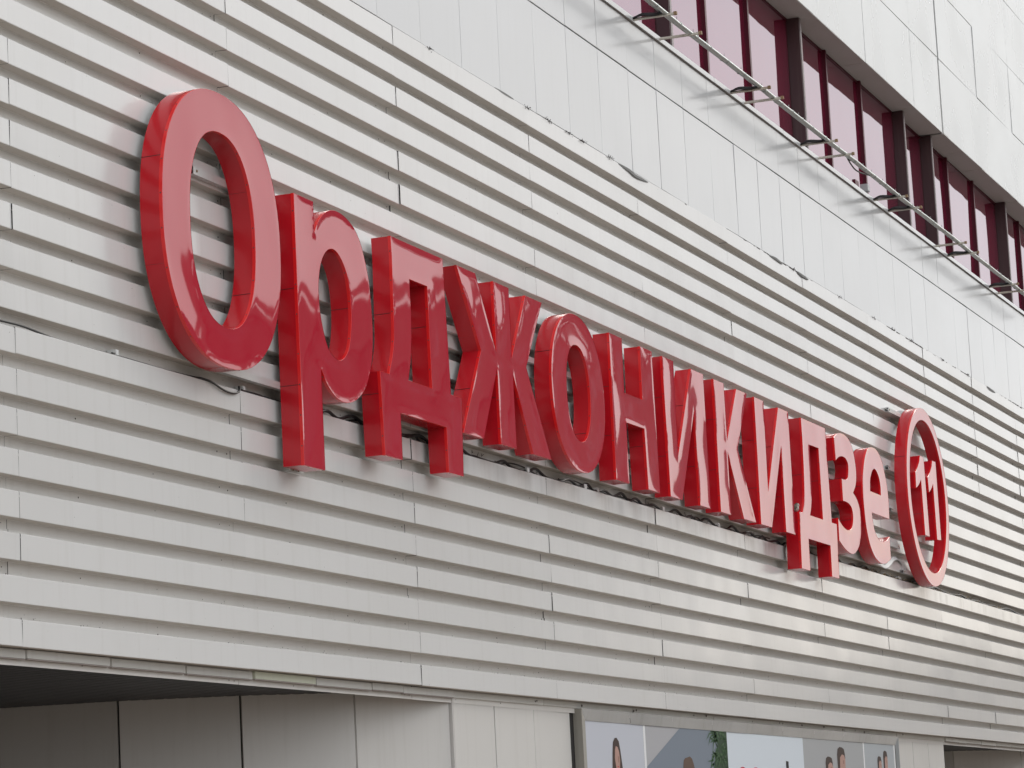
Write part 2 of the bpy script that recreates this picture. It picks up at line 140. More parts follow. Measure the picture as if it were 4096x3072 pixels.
def painted(name, col, rough, dirt=0.12, streak=0.10, speck=0.25, bump=0.0, obj_var=0.04, dirtcol=(0.36, 0.33, 0.28), ior=1.5, grad=None, spec=0.5):
    """weathered sheet: uneven tone, rain streaks, specks, a little change from piece to piece"""
    m = mat(name, col, rough, ior, spec=spec)
    t = m.node_tree
    n, l = t.nodes, t.links
    b = n['Principled BSDF']
    geo = n.new('ShaderNodeNewGeometry')
    oi = n.new('ShaderNodeObjectInfo')
    big = n.new('ShaderNodeTexNoise')
    big.inputs['Scale'].default_value = 0.55
    big.inputs['Detail'].default_value = 5
    l.new(geo.outputs['Position'], big.inputs['Vector'])
    ms = n.new('ShaderNodeMapping')
    ms.inputs['Scale'].default_value = (9.0, 9.0, 0.55)
    l.new(geo.outputs['Position'], ms.inputs['Vector'])
    st = n.new('ShaderNodeTexNoise')
    st.inputs['Scale'].default_value = 1.0
    st.inputs['Detail'].default_value = 5
    st.inputs['Roughness'].default_value = 0.65
    l.new(ms.outputs['Vector'], st.inputs['Vector'])
    sp = n.new('ShaderNodeTexNoise')
    sp.inputs['Scale'].default_value = 38
    sp.inputs['Detail'].default_value = 2
    l.new(geo.outputs['Position'], sp.inputs['Vector'])
    def rng_(sock, a, b_, lo, hi):
        r = n.new('ShaderNodeMapRange')
        r.inputs['From Min'].default_value = a
        r.inputs['From Max'].default_value = b_
        r.inputs['To Min'].default_value = lo
        r.inputs['To Max'].default_value = hi
        l.new(sock, r.inputs['Value'])
        return r.outputs['Result']
    def add(a, b_):
        q = n.new('ShaderNodeMath')
        q.operation = 'ADD'
        l.new(a, q.inputs[0])
        l.new(b_, q.inputs[1])
        return q.outputs[0]
    f = add(rng_(big.outputs['Fac'], 0.45, 0.7, 0, dirt), rng_(st.outputs['Fac'], 0.52, 0.78, 0, streak))
    f = add(f, rng_(sp.outputs['Fac'], 0.73, 0.78, 0, speck))
    mixc = n.new('ShaderNodeMix')
    mixc.data_type = 'RGBA'
    l.new(f, mixc.inputs['Factor'])
    mixc.inputs['A'].default_value = (*col, 1)
    mixc.inputs['B'].default_value = (*dirtcol, 1)
    hv = n.new('ShaderNodeHueSaturation')
    l.new(mixc.outputs['Result'], hv.inputs['Color'])
    l.new(rng_(oi.outputs['Random'], 0, 1, 1 - obj_var, 1.0), hv.inputs['Value'])
    l.new(hv.outputs['Color'], b.inputs['Base Color'])
    l.new(rng_(big.outputs['Fac'], 0.3, 0.7, rough * 0.85, rough * 1.25), b.inputs['Roughness'])
    if bump:
        bn = n.new('ShaderNodeTexNoise')
        bn.inputs['Scale'].default_value = 1.3
        bn.inputs['Detail'].default_value = 1
        l.new(geo.outputs['Position'], bn.inputs['Vector'])
        bp = n.new('ShaderNodeBump')
        bp.inputs['Strength'].default_value = 1.0
        bp.inputs['Distance'].default_value = bump
        l.new(bn.outputs['Fac'], bp.inputs['Height'])
        l.new(bp.outputs['Normal'], b.inputs['Normal'])
    return m

M = {}
M['rib'] = painted('white_ribbed_paint', (0.715, 0.71, 0.70), 0.17, 0.08, 0.12, 0.22, bump=0.005, obj_var=0.035, spec=0.42)
M['recess'] = painted('white_recess_paint', (0.73, 0.71, 0.68), 0.75, 0.04, 0.14, 0.25, spec=0.2)
M['rib_under'] = painted('shaded_rib_underside', (0.60, 0.555, 0.505), 0.8, 0.10, 0.10, 0.2, spec=0.15)  # rib paint made darker and browner to carry the undersides' shade
M['flat'] = painted('white_flat_paint', (0.62, 0.627, 0.635), 0.16, 0.05, 0.05, 0.12, bump=0.0025, obj_var=0.03, spec=0.38)
M['upper'] = painted('ivory_upper_paint', (0.575, 0.588, 0.582), 0.25, 0.06, 0.05, 0.10, bump=0.003, obj_var=0.03, spec=0.5)
M['soffit'] = painted('soffit_paint', (0.56, 0.54, 0.52), 0.7, 0.15, 0.1, 0.2, spec=0.25)
M['lower'] = painted('beige_lower_panel', (0.645, 0.63, 0.605), 0.45, 0.06, 0.16, 0.10, obj_var=0.03)
M['trim'] = painted('trim_metal_paint', (0.62, 0.615, 0.585), 0.4, 0.16, 0.2, 0.3, obj_var=0.06)
M['trim_green'] = painted('yellowed_trim_paint', (0.60, 0.62, 0.50), 0.4, 0.16, 0.2, 0.3)
M['core'] = mat('dark_backing', (0.035, 0.033, 0.032), 0.9)
M['dark'] = mat('dark_louvre_metal', (0.045, 0.045, 0.05), 0.5)
M['maroon'] = mat('maroon_mullion', (0.085, 0.010, 0.02), 0.45, spec=0.25)
M['fin'] = painted('brown_fin_metal', (0.055, 0.022, 0.024), 0.35, 0.1, 0.3, 0.1, dirtcol=(0.12, 0.09, 0.08))
M['finedge'] = mat('fin_edge_highlight', (0.26, 0.22, 0.22), 0.5, spec=0.3)  # pale tone paints the light reflected by the fin's front edge
M['glass'] = mat('red_tinted_glass', (0.12, 0.004, 0.02), 0.03, 2.5)
M['glass'].node_tree.nodes['Principled BSDF'].inputs['Specular Tint'].default_value = (0.92, 0.80, 1.0, 1)
_g = M['glass'].node_tree
_n = _g.nodes.new('ShaderNodeTexNoise'); _n.inputs['Scale'].default_value = 0.9; _n.inputs['Detail'].default_value = 1
_p = _g.nodes.new('ShaderNodeNewGeometry'); _g.links.new(_p.outputs['Position'], _n.inputs['Vector'])
_b = _g.nodes.new('ShaderNodeBump'); _b.inputs['Distance'].default_value = 0.006
_g.links.new(_n.outputs['Fac'], _b.inputs['Height']); _g.links.new(_b.outputs['Normal'], _g.nodes['Principled BSDF'].inputs['Normal'])
_o = _g.nodes.new('ShaderNodeObjectInfo'); _r = _g.nodes.new('ShaderNodeMix'); _r.data_type = 'RGBA'
_r.inputs['A'].default_value = (0.10, 0.004, 0.018, 1); _r.inputs['B'].default_value = (0.16, 0.008, 0.03, 1)
_g.links.new(_o.outputs['Random'], _r.inputs['Factor']); _g.links.new(_r.outputs['Result'], _g.nodes['Principled BSDF'].inputs['Base Color'])
M['alu'] = painted('mill_aluminium', (0.60, 0.61, 0.60), 0.35, 0.2, 0.2, 0.3)
M['alu'].node_tree.nodes['Principled BSDF'].inputs['Metallic'].default_value = 0.3
M['tube'] = painted('galvanised_tube', (0.42, 0.45, 0.44), 0.32, 0.2, 0.2, 0.2, dirtcol=(0.25, 0.26, 0.24))
M['tube'].node_tree.nodes['Principled BSDF'].inputs['Metallic'].default_value = 0.45
M['bracket'] = painted('rust_spotted_bracket', (0.58, 0.55, 0.48), 0.5, 0.35, 0.5, 0.6, dirtcol=(0.28, 0.16, 0.08))
M['rust'] = painted('rusty_iron', (0.30, 0.20, 0.11), 0.8, 0.4, 0.4, 0.4, dirtcol=(0.12, 0.07, 0.04))
M['cable'] = mat('black_rubber', (0.012, 0.012, 0.013), 0.45)
M['white_plastic'] = mat('white_plastic', (0.72, 0.73, 0.72), 0.35)
M['grey_plastic'] = mat('grey_plastic', (0.42, 0.43, 0.43), 0.5)
M['screw'] = mat('dark_screw', (0.05, 0.03, 0.03), 0.5)
M['steel'] = mat('bright_screw', (0.6, 0.6, 0.6), 0.3, metal=0.6)
M['straw'] = mat('dry_straw', (0.36, 0.27, 0.15), 0.8)
M['twig'] = mat('dark_twig', (0.05, 0.04, 0.035), 0.9)
M['face'] = mat('red_acrylic_face', (0.455, 0.009, 0.030), 0.035, 1.53)
M['side'] = painted('red_painted_return', (0.53, 0.009, 0.019), 0.18, 0.10, 0.14, 0.25, obj_var=0.05, dirtcol=(0.24, 0.02, 0.02))
M['lip'] = mat('red_trim_cap', (0.74, 0.018, 0.02), 0.18)
M['galv'] = painted('mottled_galvanised', (0.60, 0.63, 0.645), 0.20, 0.4, 0.45, 0.3, dirtcol=(0.38, 0.39, 0.39))
M['galv'].node_tree.nodes['Principled BSDF'].inputs['Metallic'].default_value = 0.55
M['boxside'] = painted('worn_box_side', (0.30, 0.285, 0.25), 0.6, 0.4, 0.4, 0.4, dirtcol=(0.18, 0.15, 0.11))
def flatcol(name, c): M[name] = mat(name, c, 0.5, spec=0.15)
flatcol('print_lavender', (0.54, 0.56, 0.62)); flatcol('print_grey', (0.42, 0.42, 0.44)); flatcol('print_slate', (0.20, 0.235, 0.285))
flatcol('print_white', (0.68, 0.74, 0.80)); flatcol('print_warmgrey', (0.40, 0.41, 0.42)); flatcol('print_bluegrey', (0.42, 0.45, 0.475))
flatcol('print_hair', (0.055, 0.034, 0.028)); flatcol('print_skin', (0.46, 0.28, 0.235)); flatcol('print_skin_shade', (0.30, 0.16, 0.13))
flatcol('print_leaf', (0.06, 0.13, 0.055)); flatcol('print_leaf_dark', (0.022, 0.055, 0.026)); flatcol('print_red', (0.60, 0.05, 0.06)); flatcol('print_black', (0.015, 0.015, 0.02))
flatcol('print_line', (0.78, 0.79, 0.80)); flatcol('print_hair_light', (0.12, 0.075, 0.055))
M['ground'] = painted('pale_paving', (0.29, 0.235, 0.185), 0.85, 0.3, 0.0, 0.3, dirtcol=(0.14, 0.13, 0.12))
M['granite'] = painted('pale_granite_slabs', (0.24, 0.195, 0.157), 0.7, 0.2, 0.0, 0.2, dirtcol=(0.19, 0.16, 0.13))
M['lip_under'] = painted('shaded_lip_underside', (0.34, 0.30, 0.28), 0.9, 0.2, 0.1, 0.2, dirtcol=(0.2, 0.17, 0.15), spec=0.1)  # the lip underside's shade is put into this dark brown tone
M['asphalt'] = painted('asphalt', (0.06, 0.06, 0.062), 0.85, 0.3, 0.0, 0.3, dirtcol=(0.09, 0.085, 0.08))
M['block'] = painted('grey_render', (0.24, 0.215, 0.195), 0.8, 0.3, 0.3, 0.1, dirtcol=(0.16, 0.14, 0.12))
M['roofing'] = mat('dark_roofing', (0.06, 0.05, 0.05), 0.8)
M['seam'] = mat('dark_red_seam', (0.12, 0.006, 0.008), 0.5)
M['blockglass'] = mat('window_glass', (0.03, 0.035, 0.04), 0.08)
M['feather_back'] = mat('brown_feather', (0.13, 0.10, 0.075), 0.8)
M['feather_belly'] = mat('pale_feather', (0.42, 0.39, 0.35), 0.8)
M['beak'] = mat('dark_beak', (0.03, 0.028, 0.025), 0.4)

def stain(m):
    """rain-washed dirt running down from the cable recess, patchy along the wall"""
    t = m.node_tree; n, l = t.nodes, t.links
    b = n['Principled BSDF']
    src = b.inputs['Base Color'].links[0].from_socket
    geo = n.new('ShaderNodeNewGeometry')
    sx_ = n.new('ShaderNodeSeparateXYZ'); l.new(geo.outputs['Position'], sx_.inputs['Vector'])
    def mr(s_, a, c, lo, hi):
        r = n.new('ShaderNodeMapRange'); r.interpolation_type = 'SMOOTHSTEP'
        for k_, v in zip(('From Min', 'From Max', 'To Min', 'To Max'), (a, c, lo, hi)): r.inputs[k_].default_value = v
        l.new(s_, r.inputs['Value']); return r.outputs['Result']
    def mul(a, c):
        q = n.new('ShaderNodeMath'); q.operation = 'MULTIPLY'; l.new(a, q.inputs[0]); l.new(c, q.inputs[1]); return q.outputs[0]
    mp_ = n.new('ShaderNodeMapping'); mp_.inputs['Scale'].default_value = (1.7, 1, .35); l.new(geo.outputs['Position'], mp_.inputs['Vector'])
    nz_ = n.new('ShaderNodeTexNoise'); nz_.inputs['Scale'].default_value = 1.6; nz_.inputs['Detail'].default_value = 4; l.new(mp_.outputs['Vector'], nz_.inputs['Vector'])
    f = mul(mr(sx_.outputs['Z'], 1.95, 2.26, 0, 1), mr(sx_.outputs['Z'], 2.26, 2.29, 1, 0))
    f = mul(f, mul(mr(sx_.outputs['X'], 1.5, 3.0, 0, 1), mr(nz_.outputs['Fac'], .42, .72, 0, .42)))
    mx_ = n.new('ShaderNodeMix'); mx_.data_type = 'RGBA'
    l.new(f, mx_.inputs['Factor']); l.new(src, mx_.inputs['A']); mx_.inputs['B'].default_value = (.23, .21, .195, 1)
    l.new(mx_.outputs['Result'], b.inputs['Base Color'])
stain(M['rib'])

# ------------------------------------------------------------------ mesh helpers
class MB:
    def __init__(self):
        self.v, self.f = [], []
    def quad(self, a, b, c, d):
        i = len(self.v)
        self.v += [a, b, c, d]
        self.f.append((i, i + 1, i + 2, i + 3))
    def poly(self, pts):
        i = len(self.v)
        self.v += list(pts)
        self.f.append(tuple(range(i, i + len(pts))))
    def box(self, x0, x1, y0, y1, z0, z1):
        i = len(self.v)
        self.v += [(x0, y0, z0), (x1, y0, z0), (x1, y1, z0), (x0, y1, z0), (x0, y0, z1), (x1, y0, z1), (x1, y1, z1), (x0, y1, z1)]
        for f in ((0, 3, 2, 1), (4, 5, 6, 7), (0, 1, 5, 4), (1, 2, 6, 5), (2, 3, 7, 6), (3, 0, 4, 7)):
            self.f.append(tuple(i + k for k in f))
    def tube(self, pts, r, n=8, r1=None):
        pts = [Vector(p) for p in pts]
        m = len(pts)
        base = len(self.v)
        up = Vector((0, 0, 1))
        for k, p in enumerate(pts):
            d = (pts[min(k + 1, m - 1)] - pts[max(k - 1, 0)]).normalized()
            a = d.cross(up)
            if a.length < 1e-4: a = d.cross(Vector((0, 1, 0)))
            a.normalize()
            b = a.cross(d)
            rr = r if r1 is None else r + (r1 - r) * k / max(1, m - 1)
            for j in range(n):
                t = 2 * math.pi * j / n
                q = p + a * (math.cos(t) * rr) + b * (math.sin(t) * rr)
                self.v.append(tuple(q))
        for k in range(m - 1):
            for j in range(n):
                a0 = base + k * n + j
                a1 = base + k * n + (j + 1) % n
                self.f.append((a0, a1, a1 + n, a0 + n))
        self.f.append(tuple(base + j for j in range(n))[::-1])
        self.f.append(tuple(base + (m - 1) * n + j for j in range(n)))
    def ball(self, c, r, n=8, s=(1, 1, 1), rot=None):
        base = len(self.v)
        k = max(4, n // 2 + 1)
        for i in range(k + 1):
            ph = math.pi * i / k
            for j in range(n):
                t = 2 * math.pi * j / n
                p = Vector((math.sin(ph) * math.cos(t) * r * s[0], math.sin(ph) * math.sin(t) * r * s[1], math.cos(ph) * r * s[2]))
                if rot: p = rot @ p
                self.v.append((c[0] + p.x, c[1] + p.y, c[2] + p.z))
        for i in range(k):
            for j in range(n):
                a = base + i * n + j
                b = base + i * n + (j + 1) % n
                self.f.append((a, a + n, b + n, b))
    def dot(self, c, r):
        """a tiny six sided screw head facing the street"""
        base = len(self.v)
        self.v.append((c[0], c[1] - r * 0.7, c[2]))
        for j in range(6):
            t = math.pi * j / 3
            self.v.append((c[0] + r * math.cos(t), c[1], c[2] + r * math.sin(t)))
        for j in range(6):
            self.f.append((base, base + 1 + j, base + 1 + (j + 1) % 6))
    def mesh(self, name, m, smooth=None):
        me = bpy.data.meshes.new(name)
        me.from_pydata([tuple(v) for v in self.v], [], self.f)
        me.materials.append(M[m] if isinstance(m, str) else m)
        if smooth:
            for p in me.polygons: p.use_smooth = True
            if smooth is not True: me.set_sharp_from_angle(angle=math.radians(smooth))
        me.update()
        return me
    def obj(self, name, m, parent=None, smooth=None, loc=None):
        return link(name, self.mesh(name, m, smooth), parent, loc)

def link(name, me, parent=None, loc=None):
    o = bpy.data.objects.new(name, me)
    C.objects.link(o)
    if parent: o.parent = parent
    if loc: o.location = loc
    return o

def thing(name, label, cat, loc=(0, 0, 0), group=None):
    o = bpy.data.objects.new(name, None)
    C.objects.link(o)
    o.location = loc
    o.empty_display_size = 0.2
    return tag(o, label, cat, group)

def tag(o, label=None, cat=None, group=None, kind=None):
    if label: o['label'] = label
    if cat: o['category'] = cat
    if group: o['group'] = group
    if kind: o['kind'] = kind
    return o

# ------------------------------------------------------------------ the ground and what stands across the street
g = MB(); g.quad((-600, -700, GROUND), (900, -700, GROUND), (900, 700, GROUND), (-600, 700, GROUND))
tag(g.obj('ground', 'ground'), kind='structure')
g = MB(); g.quad((-600, -24.5, GROUND + .004), (900, -24.5, GROUND + .004), (900, -13.5, GROUND + .004), (-600, -13.5, GROUND + .004))
tag(g.obj('road', 'asphalt'), kind='structure')
g = MB(); g.quad((-600, -7.0, GROUND + .004), (900, -7.0, GROUND + .004), (900, .12, GROUND + .004), (-600, .12, GROUND + .004))
tag(g.obj('pavement', 'granite'), kind='structure')
g = MB(); g.quad((-15.0, .12, GROUND + .004), (4.67, .12, GROUND + .004), (4.67, 6.5, GROUND + .004), (-15.0, 6.5, GROUND + .004))
tag(g.obj('passage_floor', 'granite'), kind='structure')
for ys in (-13.5, -24.7):
    g = MB(); g.box(-300, 500, ys, ys + .2, GROUND - .1, GROUND + .14)
    tag(g.obj('kerb', 'ground'), kind='structure')

def street_block(x0, x1, y1, y0, top, label, floors):
    t = thing('apartment_block', label, 'building', ((x0 + x1) / 2, y1, GROUND))
    ox, oy = t.location.x, t.location.y
    def P_(mb, name, m, par=t):
        mb.v = [(v[0] - ox, v[1] - oy, v[2] - GROUND) for v in mb.v]
        return mb.obj(name, m, par)
    b = MB(); b.box(x0, x1, y0, y1, GROUND, top - .62); P_(b, 'wall', 'block')
    b = MB(); b.box(x0 - .4, x1 + .4, y1, y1 + .4, top - .42, top); b.box(x0 - .4, x1 + .4, y0 - .4, y0, top - .42, top)
    b.box(x0 - .4, x0, y0, y1, top - .42, top); b.box(x1, x1 + .4, y0, y1, top - .42, top)
    xx = x0
    while xx < x1:
        b.box(xx, xx + .5, y1 - .3, y1 + .2, top - .62, top - .42); b.box(xx, xx + .5, y0 - .2, y0 + .3, top - .62, top - .42); xx += 4.1
    P_(b, 'roof_edge', 'block')
    n = int((x1 - x0) / 3.2)
    h = (top - GROUND - 1) / floors
    base = None
    for fl in range(floors):
        for i in range(n):
            x = x0 + 1.0 + i * (x1 - x0 - 2) / n
            if base is None:
                b = MB(); b.box(0, 1.5, -.05, .04, 0, 1.5); base = b.mesh('window', 'blockglass')
            link('window', base, t, (x - ox, 0, fl * h + 1.0))
street_block(46, 81.4, -29, -43, 15.1, 'grey apartment block with dark roof across the street', 6)
street_block(82.0, 107, -29, -43, 19.7, 'taller grey apartment block across the street farther from the camera', 7)
street_block(8, 41, -31, -44, 14.0, 'shorter grey apartment block across the street nearer the camera', 5)
street_block(124, 152, -33, -45, 7.6, 'low grey building far down the street', 3)
street_block(160, 186, -32, -45, 9.6, 'mid height grey building far down the street', 4)
street_block(205, 290, -34, -48, 13.0, 'long grey building at the far end of the street', 5)

# ------------------------------------------------------------------ the shopping centre
mall = thing('shopping_centre', 'white shopping centre facade with ribbed panels, flat cladding and red windows', 'building', (0, 0, 0))
PITCH, FACE, DEPTH, LP = 0.3, 0.189, 0.105, 3.687
DZ = [.02, .016, .016, .013, .007, .005, .005, .011, .012, .011, -.004, -.002, 0, 0, -.002, .003, .012, .011, .019, .01, .009]
def zrow(k, x):
    w = min(1, max(0, (k - 4.5) / 2)) * min(1, max(0, (16.5 - k) / 1.5))
    return k * PITCH + DZ[k] - 0.038 * w * min(1, max(0, (10 - x) / 13.8))

b = MB()
b.box(4.70, 25.80, .13, .6, GROUND, -.02); b.box(34.95, 46, .13, .6, GROUND, -.02)
b.box(-16, 46, .125, .55, -.018, 7.99); b.box(-9, 46, .035, .40, 10.33, 17.2); b.box(-9, 46, .46, .8, 7.9, 10.33)
b.box(-9, 46, .8, 14, GROUND + 6, 17)
b.obj('wall_core', 'core', mall)
b = MB(); b.quad((-9, .0, 8.05), (46, .0, 8.05), (46, .46, 8.06), (-9, .46, 8.06)); b.obj('parapet_top', 'flat', mall)

# the ribbed panels: lip, face, underside and the recessed strip below each, one bent sheet per panel
def rib_mesh(top_row, gap, full_face, seamed):
    half = LP / 2 - gap
    fh = full_face
    prof = [(DEPTH, fh + .001), (.004, fh), (0, fh - .004), (0, .004), (.004, 0), (DEPTH - .004, .002)]
    strip = [(DEPTH - .004, .002), (DEPTH, -.002), (DEPTH, -.118)] if not seamed else [(DEPTH - .004, .002), (DEPTH, -.002), (DEPTH, -.066), (DEPTH - .009, -.068), (DEPTH - .009, -.118)]
    out = []
    for pr in (prof, strip):
        m = MB()
        for a, c in zip(pr[:-1], pr[1:]):
            m.quad((-half, a[0], a[1]), (half, a[0], a[1]), (half, c[0], c[1]), (-half, c[0], c[1]))
        out.append(m)
    me = bpy.data.meshes.new('ribbed_panel')
    nv = len(out[0].v)
    me.from_pydata(out[0].v + out[1].v, [], [f[::-1] for f in out[0].f] + [tuple(i + nv for i in f)[::-1] for f in out[1].f])
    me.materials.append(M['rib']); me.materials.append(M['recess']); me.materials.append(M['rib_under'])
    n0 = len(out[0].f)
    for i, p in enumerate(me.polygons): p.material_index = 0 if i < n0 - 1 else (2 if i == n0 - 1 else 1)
    return me
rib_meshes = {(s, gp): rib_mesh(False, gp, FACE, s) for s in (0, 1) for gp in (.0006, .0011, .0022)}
screws = MB(); marks = MB()
for k in range(21):
    seamed = 1 if k in (3, 6, 10, 14, 16) else 0
    for i in range(-2, 12):
        xc = (i + .5) * LP
        gp = random.choice((.0006, .0006, .0011, .0011, .0022))
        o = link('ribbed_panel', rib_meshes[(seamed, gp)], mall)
        z0, z1 = zrow(k, xc - LP / 2), zrow(k, xc + LP / 2)
        o.location = (xc + random.uniform(-.0008, .0008), random.uniform(-.002, .002), (z0 + z1) / 2 + random.uniform(-.0025, .0025))
        o.rotation_euler = (random.gauss(0, .006), -math.atan2(z1 - z0, LP) + random.gauss(0, .0004), random.gauss(0, .0014))
        # fixings in the recess under this panel
        if xc < 26:
            for sx in (-.08, .08, LP * .33, LP * .66):
                x = i * LP + sx - .16
                for dz in (-.035, -.085):
                    if random.random() < .62:
                        screws.dot((x + random.uniform(-.02, .02) + (.05 if dz < -.05 and random.random() < .3 else 0), DEPTH - .004, zrow(k, x) + dz + random.uniform(-.008, .008)), random.uniform(.004, .008))
        for _ in range(3):
            if random.random() < .35:
                marks.dot((xc + random.uniform(-1.8, 1.8), -.0035, zrow(k, xc) + random.uniform(.01, .17)), random.uniform(.0018, .0035))
for rows, n in (((1,), 520), ((10,), 160), ((2,), 60)):
    for k in rows:
        for _ in range(n):
            x = random.uniform(-7, 22) if k == 1 else random.uniform(-6, 3)
            screws.dot((x, DEPTH - .003, zrow(k, x) - .108 + abs(random.gauss(0, .022))), random.uniform(.002, .005))
tag(screws.obj('screw', 'screw', mall), kind='stuff')
tag(marks.obj('dirt_speck', 'screw', mall), kind='stuff')

# top row of ribs runs into the flat cladding: closing flashing
b = MB(); b.box(-9, 46, .03, .12, 6.17, 6.21); b.obj('flashing', 'recess', mall)

# flat cladding: two courses of upright panels
FX0, FW = 3.328, 1.0935
def plate(w, h, d=.03, bev=.003):
    m = MB()
    x, z = w / 2, h / 2
    fr = [(-x + bev, 0, -z + bev), (x - bev, 0, -z + bev), (x - bev, 0, z - bev), (-x + bev, 0, z - bev)]
    bk = [(-x, bev, -z), (x, bev, -z), (x, bev, z), (-x, bev, z)]
    b2 = [(-x, d, -z), (x, d, -z), (x, d, z), (-x, d, z)]
    m.quad(*fr)
    for a, c in ((fr, bk), (bk, b2)):
        for j in range(4):
            k2 = (j + 1) % 4
            m.quad(a[k2], a[j], c[j], c[k2])
    return m
flat_low = [plate(FW - gp, 7.409 - 6.202).mesh('flat_panel', 'flat') for gp in (.0025, .004, .008)]
flat_top = [plate(FW - gp, 8.04 - 7.424).mesh('flat_panel', 'flat') for gp in (.0025, .004, .008)]
for n in range(-8, 36):
    x = FX0 + FW * (n + .5)
    gi = random.choice((0, 0, 1, 2))
    for me, z in ((flat_low, (6.202 + 7.409) / 2), (flat_top, (7.424 + 8.04) / 2)):
        o = link('flat_panel', me[gi], mall, (x, .006 + random.uniform(-.0015, .0015), z + random.uniform(-.002, .002)))
        o.rotation_euler = (random.gauss(0, .002), 0, random.gauss(0, .002))
# coping pieces
x = -8.4
while x < 44:
    w = 3.28
    b = MB(); d = random.uniform(-.004, .004)
    pr = [(-.022, 8.047), (-.022, 8.108), (-.012, 8.118), (.30, 8.135), (.30, 8.10)]
    for a, c in zip(pr[:-1], pr[1:]):
        b.quad((x, a[0], a[1]), (x, c[0], c[1]), (x + w - .006, c[0], c[1]), (x + w - .006, a[0], a[1]))
    b.quad((x, -.022, 8.047), (x + w - .006, -.022, 8.047), (x + w - .006, .01, 8.050), (x, .01, 8.050))
    b.obj('coping', 'flat', mall, loc=(0, 0, d * .6))
    x += w

# window band: panes, mullions, fins
GY = .405
fin_x = [-6.0, 0.55, 2.55, 7.1, 13.60, 20.12, 26.64, 28.68, 34.98, 41.5]
mull_x = [4.0, 5.6, 9.2, 11.3, 15.66, 17.78, 22.1, 24.26, 30.5, 32.7, 36.95, 39.2]
edges = sorted([(f, 'f') for f in fin_x] + [(m_, 'm') for m_ in mull_x])
prev = None
win = None
for x, kd in edges:
    if kd == 'f':
        win = MB(); nx = [e for e in edges if e[0] > x and e[1] == 'f']
        if nx:
            x1 = nx[0][0]
            win.box(x + .05, x1 - .05, GY - .012, GY + .04, 8.06, 8.14); win.box(x + .05, x1 - .05, GY - .012, GY + .04, 10.235, 10.268)
            winobj = win.obj('window', 'maroon', mall)
            inner = [e[0] for e in edges if x < e[0] < x1]
            cuts = [x + .05] + inner + [x1 - .05]
            for a, c in zip(cuts[:-1], cuts[1:]):
                p = MB(); hw = (c - a) / 2 - .025
                p.box(-hw, hw, 0, .012, -1.05, 1.05)
                po = p.obj('pane', 'glass', winobj, loc=((a + c) / 2, GY + .004, 9.19))
                po.rotation_euler = (random.gauss(0, .005), 0, random.gauss(0, .004))
            for c in inner:
                p = MB(); p.box(-.035, .035, -.055, .02, 8.07, 10.262); p.obj('mullion', 'maroon', winobj, loc=(c, GY, 0))
for x in fin_x:
    p = MB(); p.box(-.05, .05, .225, GY + .05, 8.06, 10.266); fo = p.obj('fin', 'fin', mall, loc=(x, 0, 0))
    p = MB(); p.box(-.02, .052, .217, .2245, 8.06, 10.266); p.obj('edge_highlight', 'finedge', fo)  # thin strip added to draw the reflected light line on the fin

# upper wall and its soffit
ux = [-8.9, -5.7, -2.7, .5, 3.7, 7.05, 10.3, 13.55, 16.8, 20.03, 23.2, 26.5, 28.58, 28.70, 31.83, 35.06, 38.3, 41.5, 44.8]
uz = [10.272, 11.59, 12.905, 14.215, 15.53, 16.84]
rivet = MB()
for a, c in zip(ux[:-1], ux[1:]):
    if c - a < .2:
        p = MB(); p.box(a + .03, c - .03, .016, .03, 10.28, 16.8); p.obj('expansion_joint', 'trim', mall); continue
    for e, h in zip(uz[:-1], uz[1:]):
        p = plate(c - a - .008, h - e - .006)
        o = p.obj('upper_panel', 'upper', mall, loc=((a + c) / 2, random.uniform(-.002, .002), (e + h) / 2))
        o.rotation_euler = (random.gauss(0, .002), 0, random.gauss(0, .002))
        if c > 12:
            for s in (a + .03, c - .03):
                z = e + .12
                while z < h:
                    rivet.dot((s, -.003, z), .007); z += .33
    nsp = max(1, round((c - a) / 1.6))
    for j in range(nsp):
        w = (c - a) / nsp
        p = MB(); p.box(-w / 2 + .004, w / 2 - .004, .002, GY - .002, 0, .02)
        o = p.obj('soffit_panel', 'soffit', mall, loc=(a + w * (j + .5), 0, 10.268 + random.uniform(0, .004)))
tag(rivet.obj('rivet', 'trim', mall), kind='stuff')

